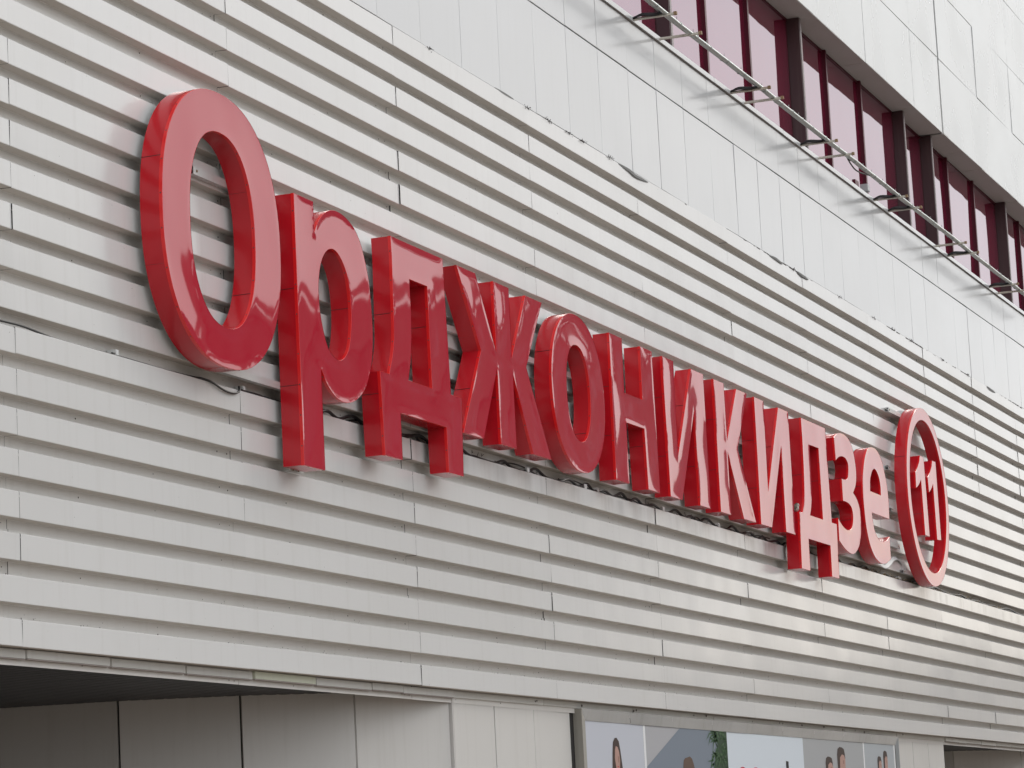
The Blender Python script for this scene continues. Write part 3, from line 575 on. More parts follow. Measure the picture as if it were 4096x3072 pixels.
# lower wall
low = plate(1.092, 3.19, .03)
for xs in (4.70, 5.828, 6.936):
    o = plate(1.1, 3.2).obj('lower_panel', 'lower', mall, loc=(xs + .555, .11, GROUND + 1.605))
    o.rotation_euler = (0, 0, random.gauss(0, .002))
o = plate(.08, 3.2).obj('lower_panel', 'core', mall, loc=(8.09, .135, GROUND + 1.605))
for xa, xb in ((22.62, 23.66), (23.67, 24.70), (24.71, 25.80)):
    plate(xb - xa - .012, 3.2).obj('lower_panel', 'lower', mall, loc=((xa + xb) / 2, .11, GROUND + 1.605))
def portal(x0, path, depth):
    # rounded return wall on the right, panel by panel, then the ceiling of dark slats
    zc = -.030
    for (xa, ya), (xb, yb) in zip(path[:-1], path[1:]):
        L = math.hypot(xb - xa, yb - ya); t = math.atan2(yb - ya, xb - xa)
        p = MB(); w = L / 2 - .011
        p.box(-w, w, -.03, 0, GROUND, zc + .006)
        o = p.obj('portal_panel', 'lower', mall, loc=((xa + xb) / 2, (ya + yb) / 2, 0)); o.rotation_euler = (0, 0, t)
        p = MB(); p.box(-L / 2 - .01, L / 2 + .01, -.06, -.035, GROUND, .3)
        o = p.obj('portal_backing', 'core', mall, loc=((xa + xb) / 2, (ya + yb) / 2, 0)); o.rotation_euler = (0, 0, t)
    p = MB(); p.box(x0 - .05, x0, .14, depth, GROUND, .2); p.obj('portal_wall', 'lower', mall)
    p = MB(); p.box(x0, path[0][0], depth, depth + .1, GROUND, .3); p.obj('portal_back_wall', 'dark', mall)
    def xw(y):
        for (xa, ya), (xb, yb) in zip(path[:-1], path[1:]):
            if ya <= y <= yb: return xa + (xb - xa) * (y - ya) / (yb - ya)
        return path[-1][0]
    p = MB()
    y = .33
    while y < depth:
        p.box(x0, xw(y + .03) - .02, y, y + .075, zc, zc + .05); y += .095
    tag(p.obj('ceiling_slat', 'dark', mall), kind='stuff')
    p = MB(); p.quad((x0, .1, .05), (path[0][0], .1, .05), (path[0][0], depth, .05), (x0, depth, .05)); p.obj('ceiling_backing', 'core', mall)
portal(-15.0, [(4.655, .125), (3.21, .47), (2.49, 1.26), (2.02, 2.23), (1.82, 3.32), (1.75, 4.42), (1.75, 6.5)], 6.5)
portal(25.84, [(34.9, .125), (33.56, .42), (31.76, 1.26), (31.5, 2.4), (31.5, 5.5)], 5.5)
p = MB(); p.box(4.660, 4.699, .098, .15, GROUND, -.046); p.obj('corner_post', 'soffit', mall)
def trim_run(cuts, lip):
    for j, (a, c) in enumerate(zip(cuts[:-1], cuts[1:])):
        p = MB(); hw = (c - a) / 2 - random.choice((.004, .006, .018))
        p.box(-hw, hw, .074 if lip else .090, .118, -.046, .0125)
        yellow = abs(a - .22) < .01
        o = p.obj('trim_strip', 'trim_green' if yellow else 'trim', mall, loc=((a + c) / 2, random.uniform(-.004, .004) - (.006 if yellow else 0), random.uniform(-.003, .002)))
        o.rotation_euler = (random.gauss(0, .012), random.gauss(0, .0012), 0)
        if lip:
            p = MB(); p.box(-hw, hw, .0755, random.uniform(.29, .33), -.056, -.0475); p.obj('lip', 'lip_under', o)
trim_run([-12, -8.5, -5.95, -4.74, -3.52, -2.25, -1.0, .22, 1.46, 2.69, 3.41, 4.66], True)
trim_run([4.665, 7.2, 10.1, 13.2, 16.4, 19.5, 22.6, 25.83], False)
trim_run([25.84, 26.81, 27.39, 28.53, 29.71, 31.04, 32.2, 34.9], True)
trim_run([34.9, 36.4, 39.6, 42.8], False)
b = MB()
for x in (6.95, 7.0, 8.4, 10.15, 10.2, 12.4, 12.9, 14.9, 16.1, 16.25, 17.2, 18.4, 19.35, 20.1, 20.6, 23.0):
    b.dot((x + random.uniform(-.04, .04), .085, -.005 + random.uniform(-.02, .008)), random.uniform(.010, .018))
tag(b.obj('fixing', 'screw', mall), kind='stuff')

# ------------------------------------------------------------------ the red letters
YF, YB = -.25, -.06
def inside(px, pz, loops):
    c = np.zeros(px.shape, bool)
    for lp in loops:
        a = np.array(lp); n = len(a)
        for i in range(n):
            x0, z0 = a[i - 1]; x1, z1 = a[i]
            m_ = ((z0 > pz) != (z1 > pz))
            xi = x0 + (pz - z0) * (x1 - x0) / ((z1 - z0) if z1 != z0 else 1e-9)
            c ^= m_ & (px < xi)
    return c
def dist(px, pz, loops):
    d = np.full(px.shape, 9.0)
    for lp in loops:
        a = np.array(lp); n = len(a)
        for i in range(n):
            p0, p1 = a[i - 1], a[i]
            e = p1 - p0; L2 = (e ** 2).sum() or 1e-9
            t = np.clip(((px - p0[0]) * e[0] + (pz - p0[1]) * e[1]) / L2, 0, 1)
            d = np.minimum(d, np.hypot(px - p0[0] - t * e[0], pz - p0[1] - t * e[1]))
    return d
def resample(lp, step):
    out = []
    n = len(lp)
    for i in range(n):
        p0, p1 = lp[i], lp[(i + 1) % n]
        L = math.hypot(p1[0] - p0[0], p1[1] - p0[1]); k = max(1, int(math.ceil(L / step)))
        for j in range(k): out.append((p0[0] + (p1[0] - p0[0]) * j / k, p0[1] + (p1[1] - p0[1]) * j / k))
    return out
def area(lp): return sum(lp[i - 1][0] * lp[i][1] - lp[i][0] * lp[i - 1][1] for i in range(len(lp))) / 2
def offset(lp, d, hole):
    """push a loop outwards (away from the letter's body) by d"""
    s = 1 if area(lp) > 0 else -1
    if hole: s = -s
    out = []
    n = len(lp)
    for i in range(n):
        p = Vector(lp[i]); a = (p - Vector(lp[i - 1])); c = (Vector(lp[(i + 1) % n]) - p)
        na = Vector((a.y, -a.x)).normalized() * s; nc = Vector((c.y, -c.x)).normalized() * s
        v = na + nc
        if v.length < .3: v = na
        v = v.normalized() / max(.45, v.normalized().dot(na))
        out.append((p.x + v.x * d, p.y + v.y * d))
    return out
def triangulate(loops, step, jitter=0.0, only_edges=False):
    fine = [resample(lp, step) for lp in loops]
    pts, cons = [], []
    for lp in fine:
        s = len(pts); pts += lp
        cons += [(s + i, s + (i + 1) % len(lp)) for i in range(len(lp))]
    if not only_edges:
        al = np.array(loops[0])
        gx, gz = np.meshgrid(np.arange(al[:, 0].min(), al[:, 0].max(), step), np.arange(al[:, 1].min(), al[:, 1].max(), step * .87))
        gx = gx + (np.arange(gz.shape[0])[:, None] % 2) * step / 2
        gx, gz = gx.ravel(), gz.ravel()
        ok = inside(gx, gz, loops) & (dist(gx, gz, loops) > step * .45)
        pts += list(zip(gx[ok].tolist(), gz[ok].tolist()))
    V, E_, F, *_ = delaunay_2d_cdt([Vector(p) for p in pts], cons, [], 1, 1e-5)
    vv = np.array([(v.x, v.y) for v in V])
    cen = np.array([vv[list(f)].mean(0) for f in F])
    keep = inside(cen[:, 0], cen[:, 1], loops)
    return vv, [f for f, k in zip(F, keep) if k]
def wav(x, z, sd):
    r = np.random.default_rng(sd)
    o = np.zeros_like(x)
    for lam, amp in ((1.5, .0035), (.8, .0016), (.42, .0005)):
        for _ in range(3):
            t = r.uniform(0, 6.283); p = r.uniform(0, 6.283)
            o += amp * np.sin((x * math.cos(t) + z * math.sin(t)) * 6.283 / lam + p)
    return o
def letter(key, label, seed, cat='letter', name='sign_letter', group='red letters of the facade sign', dish=.0026, wave=0.3, step=.04, depth=None, screws=True):
    loops = OUT[key]
    x0 = min(p[0] for p in loops[0]); z0 = min(p[1] for p in loops[0])
    t = thing(name, label, cat, (x0, YB, z0), group)
    L0 = [[(x - x0, z - z0) for x, z in lp] for lp in loops]
    yb, yf = 0.0, YF - YB
    vv, F = triangulate(L0, step)
    d = dist(vv[:, 0], vv[:, 1], L0)
    dv = dist(vv[:, 0], vv[:, 1] * 5, [[(x, z * 5) for x, z in lp] for lp in L0])      # the sheet curls along its upright edges
    y = yf + (dish * (1 - np.exp(-dv / .12)) + wave * wav(vv[:, 0], vv[:, 1], seed)) * (1 - np.exp(-d / .015))
    me = bpy.data.meshes.new('face')
    me.from_pydata([(a, c, e) for (a, e), c in zip(vv.tolist(), y.tolist())], [], [tuple(f) for f in F])
    me.materials.append(M['face'])
    for p in me.polygons: p.use_smooth = True
    o = link('face', me, t)
    bm = bmesh.new(); bm.from_mesh(me); bmesh.ops.recalc_face_normals(bm, faces=bm.faces)
    if bm.faces and sum(f.normal.y for f in bm.faces) > 0:
        bmesh.ops.reverse_faces(bm, faces=bm.faces)
    bm.to_mesh(me); bm.free()
    # returns, trim cap, back
    sd, lipm, sc, seam = MB(), MB(), MB(), MB()
    for li, lp in enumerate(L0):
        fine = resample(lp, .25)
        ol = offset(lp, .0025, li > 0)
        n = len(lp)
        def strip(mb, A, ya, B, yb_):
            i0 = len(mb.v)
            mb.v += [(p[0], ya, p[1]) for p in A] + [(p[0], yb_, p[1]) for p in B]
            for i in range(n):
                j = (i + 1) % n
                mb.f.append((i0 + i, i0 + j, i0 + n + j, i0 + n + i))
        strip(sd, lp, yb, lp, yf + .026)
        strip(lipm, lp, yf + .029, ol, yf + .028); strip(lipm, ol, yf + .028, ol, yf + .0005); strip(lipm, ol, yf + .0005, lp, yf - .0015)
        if screws:
            acc = .12
            for i in range(n):
                p0, p1 = Vector(ol[i]), Vector(ol[(i + 1) % n]); L = (p1 - p0).length
                if L < 1e-6: continue
                e = (p1 - p0) / L; nrm = Vector((e.y, -e.x)) * (1 if area(lp) > 0 else -1) * (-1 if li else 1)
                while acc < L:
                    q = p0 + e * acc
                    c = Vector((q.x, yf + .015, q.y)); N = Vector((nrm.x, 0, nrm.y)); A = Vector((e.x, 0, e.y)); B = Vector((0, 1, 0))
                    i0 = len(sc.v); sc.v.append(tuple(c + N * .004))
                    for k in range(6): sc.v.append(tuple(c + A * (.0065 * math.cos(k * 1.0472)) + B * (.0065 * math.sin(k * 1.0472))))
                    for k in range(6): sc.f.append((i0, i0 + 1 + k, i0 + 1 + (k + 1) % 6))
                    acc += random.uniform(.24, .36)
                acc -= L
    so = sd.obj('side', 'side', t, smooth=32)
    so.data.materials.append(M['lip'])
    lo = lipm.obj('trim_cap', 'lip', t, smooth=32)
    if screws: tag(sc.obj('screw', 'screw', t), kind='stuff')
    zmax = max(p[1] for p in L0[0])
    for zs in (zmax * .29 + rng.uniform(-.05, .05), zmax * .66 + rng.uniform(-.08, .08)):
        for li, lp in enumerate(L0):
            for i in range(len(lp)):
                (xa, za), (xb, zb) = lp[i - 1], lp[i]
                if (za > zs) != (zb > zs):
                    x = xa + (zs - za) * (xb - xa) / (zb - za)
                    nx = (zb - za) * (1 if area(lp) > 0 else -1) * (-1 if li else 1)
                    if nx < 0: seam.quad((x - .0012, yb + .004, zs), (x - .0012, yf + .025, zs + .002), (x - .0012, yf + .025, zs + .008), (x - .0012, yb + .004, zs + .006))
    if seam.f: tag(seam.obj('seam', 'seam', t), kind='stuff')
    vb, Fb = triangulate(L0, .3, only_edges=True)
    me = bpy.data.meshes.new('back_panel')
    me.from_pydata([(a, yb, e) for a, e in vb.tolist()], [], [tuple(f) for f in Fb]); me.materials.append(M['alu'])
    link('back_panel', me, t)
    return t
LETTERS = [('О', 'tall red capital letter О with an oval hole, at the left end of the sign'),
 ('р', 'red letter р with a long stem hanging down, right after the tall О'),
 ('д', 'first red letter д on two feet, between р and ж'),
 ('ж', 'red letter ж with six splayed arms, after the first д'),
 ('о', 'small round red letter о between ж and н'),
 ('н', 'red letter н with a crossbar, after the small о'),
 ('и', 'first red letter и, between н and к'),
 ('к', 'red letter к between the two letters и'),
 ('И', 'second red letter и, between к and the д with the bird on its foot'),
 ('Д', 'second red letter д, the one a small bird sits on'),
 ('з', 'curved red letter з between the second д and е'),
 ('е', 'rounded red letter е, last of the word, next to the ring')]
for n_, (k, lab) in enumerate(LETTERS): letter(k, lab, 100 + n_)
letter('ring', 'large red ring around the number 11 at the right end of the sign', 201, cat='ring', name='sign_ring', group=None, dish=.002, wave=.2)
letter('1', 'left red digit 1 inside the red ring', 202, cat='digit', name='sign_digit', group='digits inside the ring', dish=.002, wave=.2)
letter('I', 'right red digit 1 inside the red ring', 203, cat='digit', name='sign_digit', group='digits inside the ring', dish=.002, wave=.2)

# ------------------------------------------------------------------ rails that carry the letters
def rail(xa, xb, z0, z1, label, y0=-.0585, y1=-.006, holes=True):
    t = thing('mounting_rail', label, 'rail', (xa, 0, z0), 'aluminium rails behind the sign')
    w, h = xb - xa, z1 - z0
    p = MB()
    p.box(0, w, y0, y0 + .004, 0, h); p.box(0, w, y0 + .0042, y1, h - .004, h); p.box(0, w, y0 + .0042, y1, 0, .004)
    p.obj('channel', 'alu', t)
    p = MB()
    for x in (.06, w - .1):
        p.ball((x, y0 - .001, h / 2), .013, 8, (1, .5, 1))
    p.obj('bolt', 'rust', t)
    return t
rail(-.84, .55, 3.899, 3.965, 'short pale rail seen through the hole of the tall О', holes=True)
rail(-.57, 1.35, 2.36, 2.42, 'pale rail below the tall О and behind the stem of р')
rail(.85, 1.12, 1.70, 1.735, 'pale rail under the bottom end of the р stem', y0=-.04)
rail(3.0, 23.0, 2.75, 2.81, 'long pale rail behind the lower half of the word')
rail(3.0, 22.0, 3.42, 3.48, 'long pale rail behind the upper half of the word')
rail(22.87, 25.2, 4.808, 4.873, 'pale rail sticking out left of the top of the ring')
rail(22.62, 25.6, 3.906, 3.975, 'pale rail sticking out left of the middle of the ring')
rail(22.63, 25.6, 3.287, 3.336, 'pale rail between е and the lower middle of the ring')
rail(23.14, 25.2, 2.396, 2.45, 'pale rail sticking out left of the bottom of the ring')

# ------------------------------------------------------------------ cable run in the recess below the word
def cable(name, pts, r, label, group=None):
    p = MB(); p.tube(pts, r, 7); return tag(p.obj(name, 'cable', smooth=True), label, 'cable', group)
def sp(pts, n=6):
    out = []
    P = [Vector(p) for p in pts]
    for i in range(len(P) - 1):
        p0, p1, p2, p3 = P[max(0, i - 1)], P[i], P[i + 1], P[min(len(P) - 1, i + 2)]
        for j in range(n):
            t = j / n
            out.append(.5 * ((2 * p1) + (-p0 + p2) * t + (2 * p0 - 5 * p1 + 4 * p2 - p3) * t * t + (-p0 + 3 * p1 - 3 * p2 + p3) * t ** 3))
    return out + [P[-1]]
def ledge(x): return zrow(7, x) + FACE
pts = [(-6.0, .05, ledge(-6) + .012), (-4.2, .04, ledge(-4.2) + .02), (-3.84, .02, ledge(-3.84) + .024), (-3.55, .02, ledge(-3.5) + .028), (-3.3, .022, ledge(-3.3) + .016), (-3.0, .02, ledge(-3) + .001),
       (-2.4, .02, ledge(-2.4) + .001), (-2.0, .02, ledge(-2.) + .004), (-1.3, .02, ledge(-1.3) + .001), (-.86, .015, ledge(-.86) + .006), (-.70, .005, ledge(-.7) + .012), (-.55, -.015, ledge(-.55) - .002),
       (-.38, -.018, ledge(-.38) - .035), (-.25, -.018, ledge(-.25) - .046), (-.12, -.018, ledge(-.12) - .038), (-.03, -.012, ledge(0) - .008), (.0, .005, ledge(0) + .03), (.08, .02, ledge(.1) + .014), (.35, .02, ledge(.35) + .014), (.6, .03, ledge(.6) + .01), (1.2, .03, ledge(1.2) + .01)]
cable('black_cable', sp(pts), .0095, 'black cable in the recess left of р, with a loop hanging below the tall О')
rr = random.Random(4)
pts = [(1.2, .04, ledge(1.2) + .02)]
x = 1.6
while x < 24.5:
    hump = rr.random()
    pts.append((x, .035, ledge(x) + .008)); x += rr.uniform(.25, .45)
    if hump < .6:
        pts.append((x, .045, ledge(x) + rr.uniform(.04, .075))); x += rr.uniform(.2, .35)
while x < 40:
    x += rr.uniform(.3, .6); pts.append((x, .035, ledge(x) + rr.choice((.006, .012, .03, .05))))
cable('black_cable', sp(pts, 5), .015, 'black humped cable lying in the recess under the small letters')
pts = [(2.3, .06, ledge(2.3) + .01)]
x = 2.6
while x < 16.5:
    pts.append((x, rr.uniform(.03, .06), ledge(x) + rr.choice((.006, .01, .03, .055)))); x += rr.uniform(.22, .5)
cable('black_cable', sp(pts, 5), .008, 'thinner black cable tangled beside the humped one')
def clip_box(x, z, w, h, label, y=.025):
    t = thing('junction_box', label, 'box', (x, y, z), 'small white cable boxes in the recess')
    p = MB(); p.box(-w / 2, w / 2, -.004, .07, 0, h); p.obj('housing', 'white_plastic', t)
    p = MB(); p.box(-w / 2 + .006, w / 2 - .006, -.008, -.0045, .006, h - .006); p.obj('lid', 'white_plastic', t)
    p = MB(); p.tube([(-w / 2 - .03, .012, .012), (-w / 2, .012, .014)], .013, 7); p.obj('cable_gland', 'cable', t)
for x, w, lab in ((-2.10, .06, 'small white box on the ledge left of the tall О'), (.13, .055, 'small white box at the hanging cable loop below the tall О'),
                  (6.9, .09, 'small white box in the recess under ж'), (8.7, .10, 'small white box in the recess below the small о'), (9.12, .08, 'small white box in the recess left of н'),
                  (11.46, .10, 'small white box in the recess below the first и'), (13.7, .08, 'small white box in the recess below к'), (23.2, .16, 'small white box in the recess left of the ring bottom')):
    clip_box(x, ledge(x) + .004, w * .8, .05, lab)
tw = MB(); ss = MB()
rs = random.Random(9)
for _ in range(520):
    x = rs.choice((rs.uniform(20.0, 31.5), rs.gauss(21.3, .5), rs.gauss(22.6, .5), rs.uniform(25.4, 31)))
    a = rs.uniform(-1.3, 1.3); L = rs.uniform(.04, .13)
    z = ledge(x) + rs.uniform(.0, .03); y = rs.uniform(.0, .08)
    e = (x + L * math.cos(a), y + rs.uniform(-.03, .03), max(ledge(x) + .004, z + L * .45 * math.sin(a)))
    (ss if rs.random() < .6 else tw).tube([(x, y, z), e], .0028, 3)
tag(ss.obj('nest_straw', 'straw'), 'dry straw of old nests along the recess near the ring', 'straw', kind='stuff')
tag(tw.obj('nest_twig', 'twig'), 'dark twigs and dirt along the recess near the ring', 'twigs', kind='stuff')
cw = MB()
for _ in range(70):
    x = rs.uniform(2.2, 16); y = DEPTH - .006; z = zrow(8, x) - rs.uniform(.01, .1)
    cw.tube([(x, y, z), (x + rs.uniform(-.03, .05), y - .002, z - rs.uniform(.01, .045)), (x + rs.uniform(-.05, .07), y, z - rs.uniform(.0, .05))], .0028, 3)
tag(cw.obj('cobweb_dirt', 'twig'), 'dark cobweb dirt on the recess under the small letters', 'dirt', kind='stuff')
# curled white strip below the letter е
p = MB()
pt = sp([(21.55, -.045, 2.47), (21.66, -.05, 2.42), (21.9, -.052, 2.392), (22.15, -.05, 2.41), (22.4, -.046, 2.48), (22.62, -.04, 2.55), (22.86, -.035, 2.585), (23.1, -.02, 2.57), (23.3, -.01, 2.53)], 6)
for a, c in zip(pt[:-1], pt[1:]):
    dz = .045
    p.quad((a.x, a.y - .006, a.z), (c.x, c.y - .006, c.z), (c.x, c.y + .03, c.z + dz), (a.x, a.y + .03, a.z + dz))
    p.quad((a.x, a.y - .006, a.z - .012), (c.x, c.y - .006, c.z - .012), (c.x, c.y - .006, c.z), (a.x, a.y - .006, a.z))
tag(p.obj('plastic_strip', 'grey_plastic', smooth=50), 'loose curled white plastic strip hanging between е and the ring', 'strip')

# ------------------------------------------------------------------ loose seal and tufts along the joint under the flat cladding
def seal(pts, r, label):
    p = MB(); q = sp(pts, 5); n = len(q)
    for i, (a, c) in enumerate(zip(q[:-1], q[1:])):
        wa = r * math.sin(math.pi * i / (n - 1)) ** .7 + .002; wc = r * math.sin(math.pi * (i + 1) / (n - 1)) ** .7 + .002
        for s in (0, .004):
            p.quad((a.x, a.y + s, a.z - wa), (c.x, c.y + s, c.z - wc), (c.x, c.y + s, c.z + wc), (a.x, a.y + s, a.z + wa))
    tag(p.obj('torn_seal', 'cable', smooth=60), label, 'seal', 'torn black seals along the cladding joint')
seal([(10.35, .005, 6.192), (10.6, -.006, 6.185), (10.8, -.012, 6.178), (11.0, -.014, 6.158), (11.25, -.012, 6.166), (11.52, -.004, 6.178)], .017, 'long torn black seal curling out of the cladding joint, biggest of them')
seal([(6.42, .0, 6.20), (6.7, -.004, 6.197), (6.98, -.004, 6.196)], .009, 'straight torn black seal in the cladding joint above the sign middle')
seal([(16.75, .0, 6.18), (17.1, -.01, 6.186), (17.4, -.01, 6.165)], .016, 'short torn black seal at a flat panel seam, right of the longest one')
seal([(18.15, -.005, 6.19), (18.4, -.012, 6.172), (18.75, -.012, 6.166)], .018, 'torn black seal drooping from the cladding joint over the word end')
seal([(30.7, .0, 6.19), (31.0, -.01, 6.178), (31.5, -.008, 6.168)], .02, 'torn black seal far right in the cladding joint')
tf = MB()
for x in (4.62, 7.42, 8.02, 8.73, 9.15, 10.11, 18.0, 20.5, 22.55, 23.77, 24.99, 27.26, 29.22):
    for _ in range(14):
        a = rs.uniform(0, 6.28)
        s = (x + rs.gauss(0, .05), rs.uniform(-.012, .012), 6.195 + rs.uniform(-.012, .012))
        tf.tube([s, (s[0] + .04 * math.cos(a), s[1] - .01, s[2] + .02 * math.sin(a))], .003, 3)
for x in np.arange(12.5, 34, .16):
    if rs.random() < .55: tf.box(x, x + rs.uniform(.05, .2), -.001, .004, 6.184, 6.184 + rs.uniform(.006, .014))
tag(tf.obj('joint_debris', 'twig'), 'dark dirt and fluff stuck in the joint below the flat cladding', 'dirt', kind='stuff')

# ------------------------------------------------------------------ lighting rail along the parapet
lr = thing('lighting_rail', 'twin grey metal lighting tube on brackets along the parapet', 'light', (8, -.37, 8.12))
def tube_part(y, z, r):
    p = MB(); xs = np.linspace(0, 27.4, 30)
    p.tube([(x, y, z + .006 * math.sin(x * 1.1) + .004 * math.sin(x * 2.7)) for x in xs], r, 10); return p.obj('tube', 'tube', lr, smooth=40)
tube_part(.03, .022, .021); tube_part(-.04, -.016, .024)
cl = MB()
x = .3
while x < 27.2:
    cl.tube([(x, .03, .022), (x + .02, .03, .022)], .026, 8); cl.tube([(x, -.04, -.016), (x + .02, -.04, -.016)], .029, 8); cl.tube([(x + .01, .0, .03), (x + .012, -.005, .085)], .0045, 5); cl.tube([(x + .01, -.04, .0), (x + .01, .03, .02)], .006, 5); x += rs.uniform(.5, 1.0)
tag(cl.obj('tube_clip', 'tube', lr), kind='stuff')
for bx, black in ((8.2, 0), (11.26, 1), (12.26, 0), (15.31, 1), (15.94, 0), (18.77, 1), (19.71, 0), (23.02, 1), (23.97, 1), (27.23, 0), (28.2, 1), (31.58, 1), (32.31, 0)):
    x = bx - 8
    p = MB(); p.box(x - .02, x + .02, -.145, .42, -.056, -.046); p.box(x + .010, x + .02, -.145, .40, -.0455, -.022)
    bo = p.obj('bracket', 'bracket', lr)
    p = MB(); p.box(x - .022, x + .022, -.18, -.1455, -.058, -.02); p.obj('bracket_end', 'rust', bo)
    if black:
        p = MB()
        for s in range(3):
            p.tube(sp([(x - .03 + .02 * s, .37, -.04), (x - .035 + .025 * s, .25, -.015 + .014 * s), (x - .03 + .022 * s, .08, -.03 + .012 * s), (x - .02, -.03, -.01)], 4), .013, 6)
        p.obj('cable_wrap', 'cable', bo, smooth=True)
cable('loose_wire', sp([(20.15, -.33, 8.15), (20.4, -.32, 8.10), (20.75, -.31, 8.07), (21.15, -.32, 8.095), (21.55, -.34, 8.14)]), .011, 'thin black wire sagging under the lighting tube')
jb = thing('wall_box', 'grey electrical box on the window ledge beside a mullion', 'box', (23.75, .27, 8.32))
p = MB(); p.box(-.075, .075, -.05, .06, .06, .17); p.obj('housing', 'grey_plastic', jb)
p = MB(); p.box(-.065, .065, -.056, -.0505, .07, .16); p.obj('lid', 'grey_plastic', jb)
p = MB(); p.tube(sp([(-.06, 0, .06), (-.08, -.02, -.06), (-.05, -.01, -.26)]), .013, 6); p.tube(sp([(.02, 0, .06), (.05, -.02, -.05), (.03, -.01, -.26)]), .013, 6); p.obj('lead', 'cable', jb)
p = MB(); p.box(-.5, -.28, .03, .08, -.02, .17); p.obj('bracket_plate', 'maroon', jb)

# ------------------------------------------------------------------ the small bird on the second д
bd = thing('sparrow', 'small grey-brown bird perched on the left foot of the second д', 'bird', (16.605, -.185, 2.7235))
p = MB(); p.ball((0, 0, .052), .046, 12, (1.25, .95, .98), Matrix.Rotation(-.35, 3, 'Y')); p.ball((.045, -.012, .098), .027, 10, (1.1, 1, 1)); p.obj('body', 'feather_belly', bd, smooth=True)
p = MB(); p.ball((-.012, .006, .062), .047, 12, (1.2, .9, .86), Matrix.Rotation(-.5, 3, 'Y')); p.ball((.043, -.006, .108), .0255, 10, (1.05, 1.02, .8)); p.obj('wing', 'feather_back', bd, smooth=True)
p = MB(); p.box(-.12, -.045, -.012, .012, .022, .032); p.obj('tail', 'feather_back', bd)
p = MB(); p.tube([(.070, -.014, .098), (.088, -.018, .094)], .007, 6, .001); p.ball((.058, -.036, .103), .004, 6); p.obj('beak', 'beak', bd)
p = MB(); p.tube([(.004, -.014, .02), (.008, -.014, .0)], .0025, 5); p.tube([(.004, .014, .02), (.008, .014, .0)], .0025, 5); p.obj('leg', 'beak', bd)

# ------------------------------------------------------------------ billboard under the ribs
bb = thing('billboard', 'wide advertising billboard in a grey metal frame below the ribbed wall', 'billboard', (8.19, .11, GROUND + .9))
bx, by, bz = bb.location
def B(mb, name, m, par=bb, **k):
    mb.v = [(v[0] - bx, v[1] - by, v[2] - bz) for v in mb.v]
    return mb.obj(name, m, par, **k)
X0, X1, Y0, Y1 = 8.19, 22.42, .028, .125
ZT, ZB = -.052, -2.35
p = MB(); p.quad((X0, Y1, ZB), (X0, Y0, ZB), (X0, Y0, ZT), (X0, Y1, ZT)); p.quad((X1, Y0, ZB), (X1, Y1, ZB), (X1, Y1, ZT), (X1, Y0, ZT)); p.quad((X0, Y0, ZT), (X1, Y0, ZT), (X1, Y1, ZT), (X0, Y1, ZT)); p.quad((X0, Y1, ZB), (X1, Y1, ZB), (X1, Y0, ZB), (X0, Y0, ZB)); B(p, 'box_side', 'boxside')
XI0, XI1, ZI, YI = 8.37, 22.30, -.172, .056
def bevel(a, c):
    p = MB(); p.quad(*a); return p
p = MB()
n = 9
for i in range(n):
    a, c = X0 + (X1 - X0) * i / n, X0 + (X1 - X0) * (i + 1) / n
    ai, ci = XI0 + (XI1 - XI0) * i / n, XI0 + (XI1 - XI0) * (i + 1) / n
    w = rs.uniform(-.003, .003)
    p.quad((a + .003, Y0, ZT), (ai + .003, YI + w, ZI), (ci, YI + w, ZI), (c, Y0, ZT))
B(p, 'frame', 'galv')
p = MB(); p.quad((X0, Y0, ZT - .002), (X0, Y0, ZB), (XI0, YI, ZB + .12), (XI0, YI, ZI)); B(p, 'frame', 'boxside')
p = MB(); p.quad((X1, Y0, ZB), (X1, Y0, ZT - .002), (XI1, YI, ZI), (XI1, YI, ZB + .12)); B(p, 'frame', 'galv')
p = MB(); p.quad((X0, Y0, ZB), (X1, Y0, ZB), (XI1, YI, ZB + .12), (XI0, YI, ZB + .12)); B(p, 'frame', 'galv')
YP = .062
def sheet(x0, x1, m, y=YP):
    p = MB(); p.quad((x0, y, -2.25), (x1, y, -2.25), (x1, y, ZI + .01), (x0, y, ZI + .01)); return B(p, 'poster_sheet', m)
sheet(8.35, 10.345, 'print_lavender'); sheet(10.345, 10.42, 'print_line', YP - .001); sheet(10.42, 13.61, 'print_grey'); sheet(13.61, 17.13, 'print_white')
sheet(17.13, 20.36, 'print_warmgrey'); sheet(20.36, 20.43, 'print_line', YP - .001); sheet(20.43, 22.2, 'print_bluegrey'); sheet(22.2, 22.29, 'print_line', YP - .001)
def pr(pts, m, lvl=1, name='printed_shape', par=bb):
    p = MB(); y = YP - .0022 * lvl
    p.poly([(a, y, c) for a, c in pts]); return B(p, name, m, par)
pr([(10.42, -.628), (11.74, -.166), (13.605, -.166), (13.605, -2.2), (10.42, -2.2)], 'print_slate')
def ell(cx, cz, rx, rz, n=20, a0=0, a1=6.2832): return [(cx + rx * math.cos(a0 + (a1 - a0) * i / n), cz + rz * math.sin(a0 + (a1 - a0) * i / n)) for i in range(n)]
# woman with long hair
pr([(9.23, -2.2), (9.20, -.75), (9.235, -.50), (9.27, -.38), (9.33, -.335), (9.40, -.33), (9.47, -.37), (9.51, -.47), (9.55, -.62), (9.60, -.80), (9.62, -2.2)], 'print_hair', 1, 'printed_hair')
pr([(9.30, -.55), (9.315, -.46), (9.35, -.42), (9.41, -.43), (9.455, -.48), (9.475, -.57), (9.45, -.67), (9.40, -.715), (9.34, -.69)], 'print_skin', 2, 'printed_face')
pr([(9.41, -.53), (9.435, -.53), (9.43, -.585), (9.405, -.60)], 'print_skin_shade', 3)
pr([(9.36, -.635), (9.43, -.632), (9.40, -.648)], 'print_red', 3)
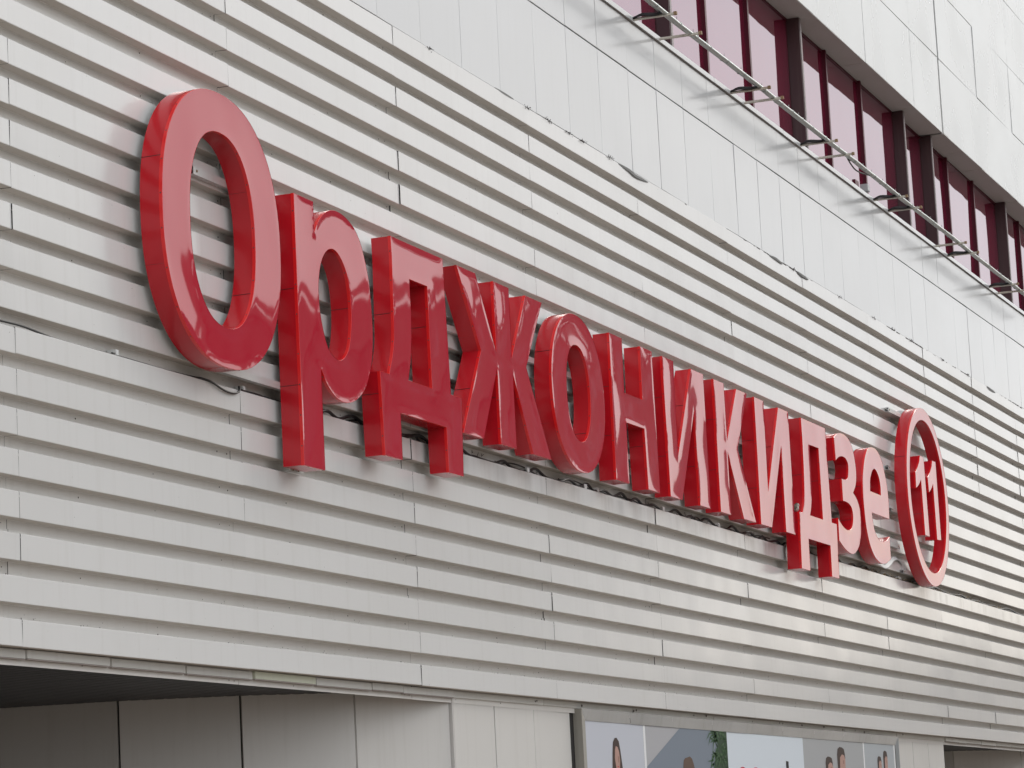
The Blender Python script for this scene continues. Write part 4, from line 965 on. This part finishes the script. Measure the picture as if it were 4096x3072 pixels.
# man seen from behind, and the palm
pr([(11.78, -2.2), (11.77, -.62), (11.80, -.54), (11.86, -.512), (11.93, -.505), (12.05, -.49), (12.13, -.515), (12.19, -.58), (12.235, -.66), (12.26, -2.2)], 'print_hair_light', 2, 'printed_hair')
pr([(13.12, -.166), (13.605, -.166), (13.605, -2.2), (13.0, -2.2), (13.02, -.60), (13.09, -.42), (13.2, -.36), (13.22, -.25)], 'print_leaf_dark', 2, 'printed_palm')
fr = MB()
for _ in range(130):
    cx = rs.uniform(13.0, 13.58); cz = rs.uniform(-.68, -.18); a = rs.uniform(2.2, 5.0) if cx < 13.3 else rs.uniform(-1.9, 5.2); L = rs.uniform(.06, .26)
    ex, ez = cx + L * math.cos(a) * 1.1, cz + L * .62 * math.sin(a)
    ex = min(13.6, ex); ez = min(-.174, ez); w = .016
    fr.poly([(cx, YP - .0066, cz - w), (ex, YP - .0066, ez), (cx, YP - .0066, cz + w)])
B(fr, 'printed_leaf', 'print_leaf')
for s in ([(13.18, -.19), (12.95, -.25), (12.80, -.36), (12.93, -.23)], [(13.2, -.185), (12.9, -.215), (12.72, -.30), (12.88, -.198)], [(13.15, -.2), (13.02, -.32), (12.98, -.44), (13.06, -.29)], [(13.2, -.42), (12.98, -.5), (12.86, -.63), (12.95, -.47)]):
    pr(s, 'print_leaf', 3, 'printed_leaf')
# tops of the lettering on the white sheet
for cx in (14.23, 14.81): pr(ell(cx, -.625, .14, .042), 'print_red', 1, 'printed_lettering')
pr([(16.24, -.485), (16.36, -.49), (16.36, -2.0), (16.24, -2.0)], 'print_black', 1, 'printed_lettering')
# two couples
def head(x, top, w, h, hairdown, skin_right=True):
    pr([(x - w, top - h * 2.4), (x - w, top - h * .55), (x - w * .8, top - h * .15), (x - w * .3, top + .0), (x + w * .35, top - .005), (x + w * .8, top - h * .14), (x + w, top - h * .5), (x + w * 1.03, top - h * hairdown)], 'print_hair', 1, 'printed_hair')
    pr([(x - w * .35, top - h * .75), (x + w * .2, top - h * .52), (x + w * .75, top - h * .6), (x + w * .98, top - h * .9), (x + w * .92, top - h * 1.5), (x + w * .5, top - h * 2.4), (x - w * .5, top - h * 2.4), (x - w * .45, top - h * 1.3)], 'print_skin', 2, 'printed_face')
    pr([(x + w * .35, top - h * .95), (x + w * .6, top - h * .95), (x + w * .55, top - h * 1.2), (x + w * .4, top - h * 1.22)], 'print_skin_shade', 3)
head(18.43, -.395, .19, .15, 1.1); head(19.10, -.256, .215, .19, .8); head(21.29, -.347, .12, .12, 1.1); head(21.66, -.262, .125, .15, .7)
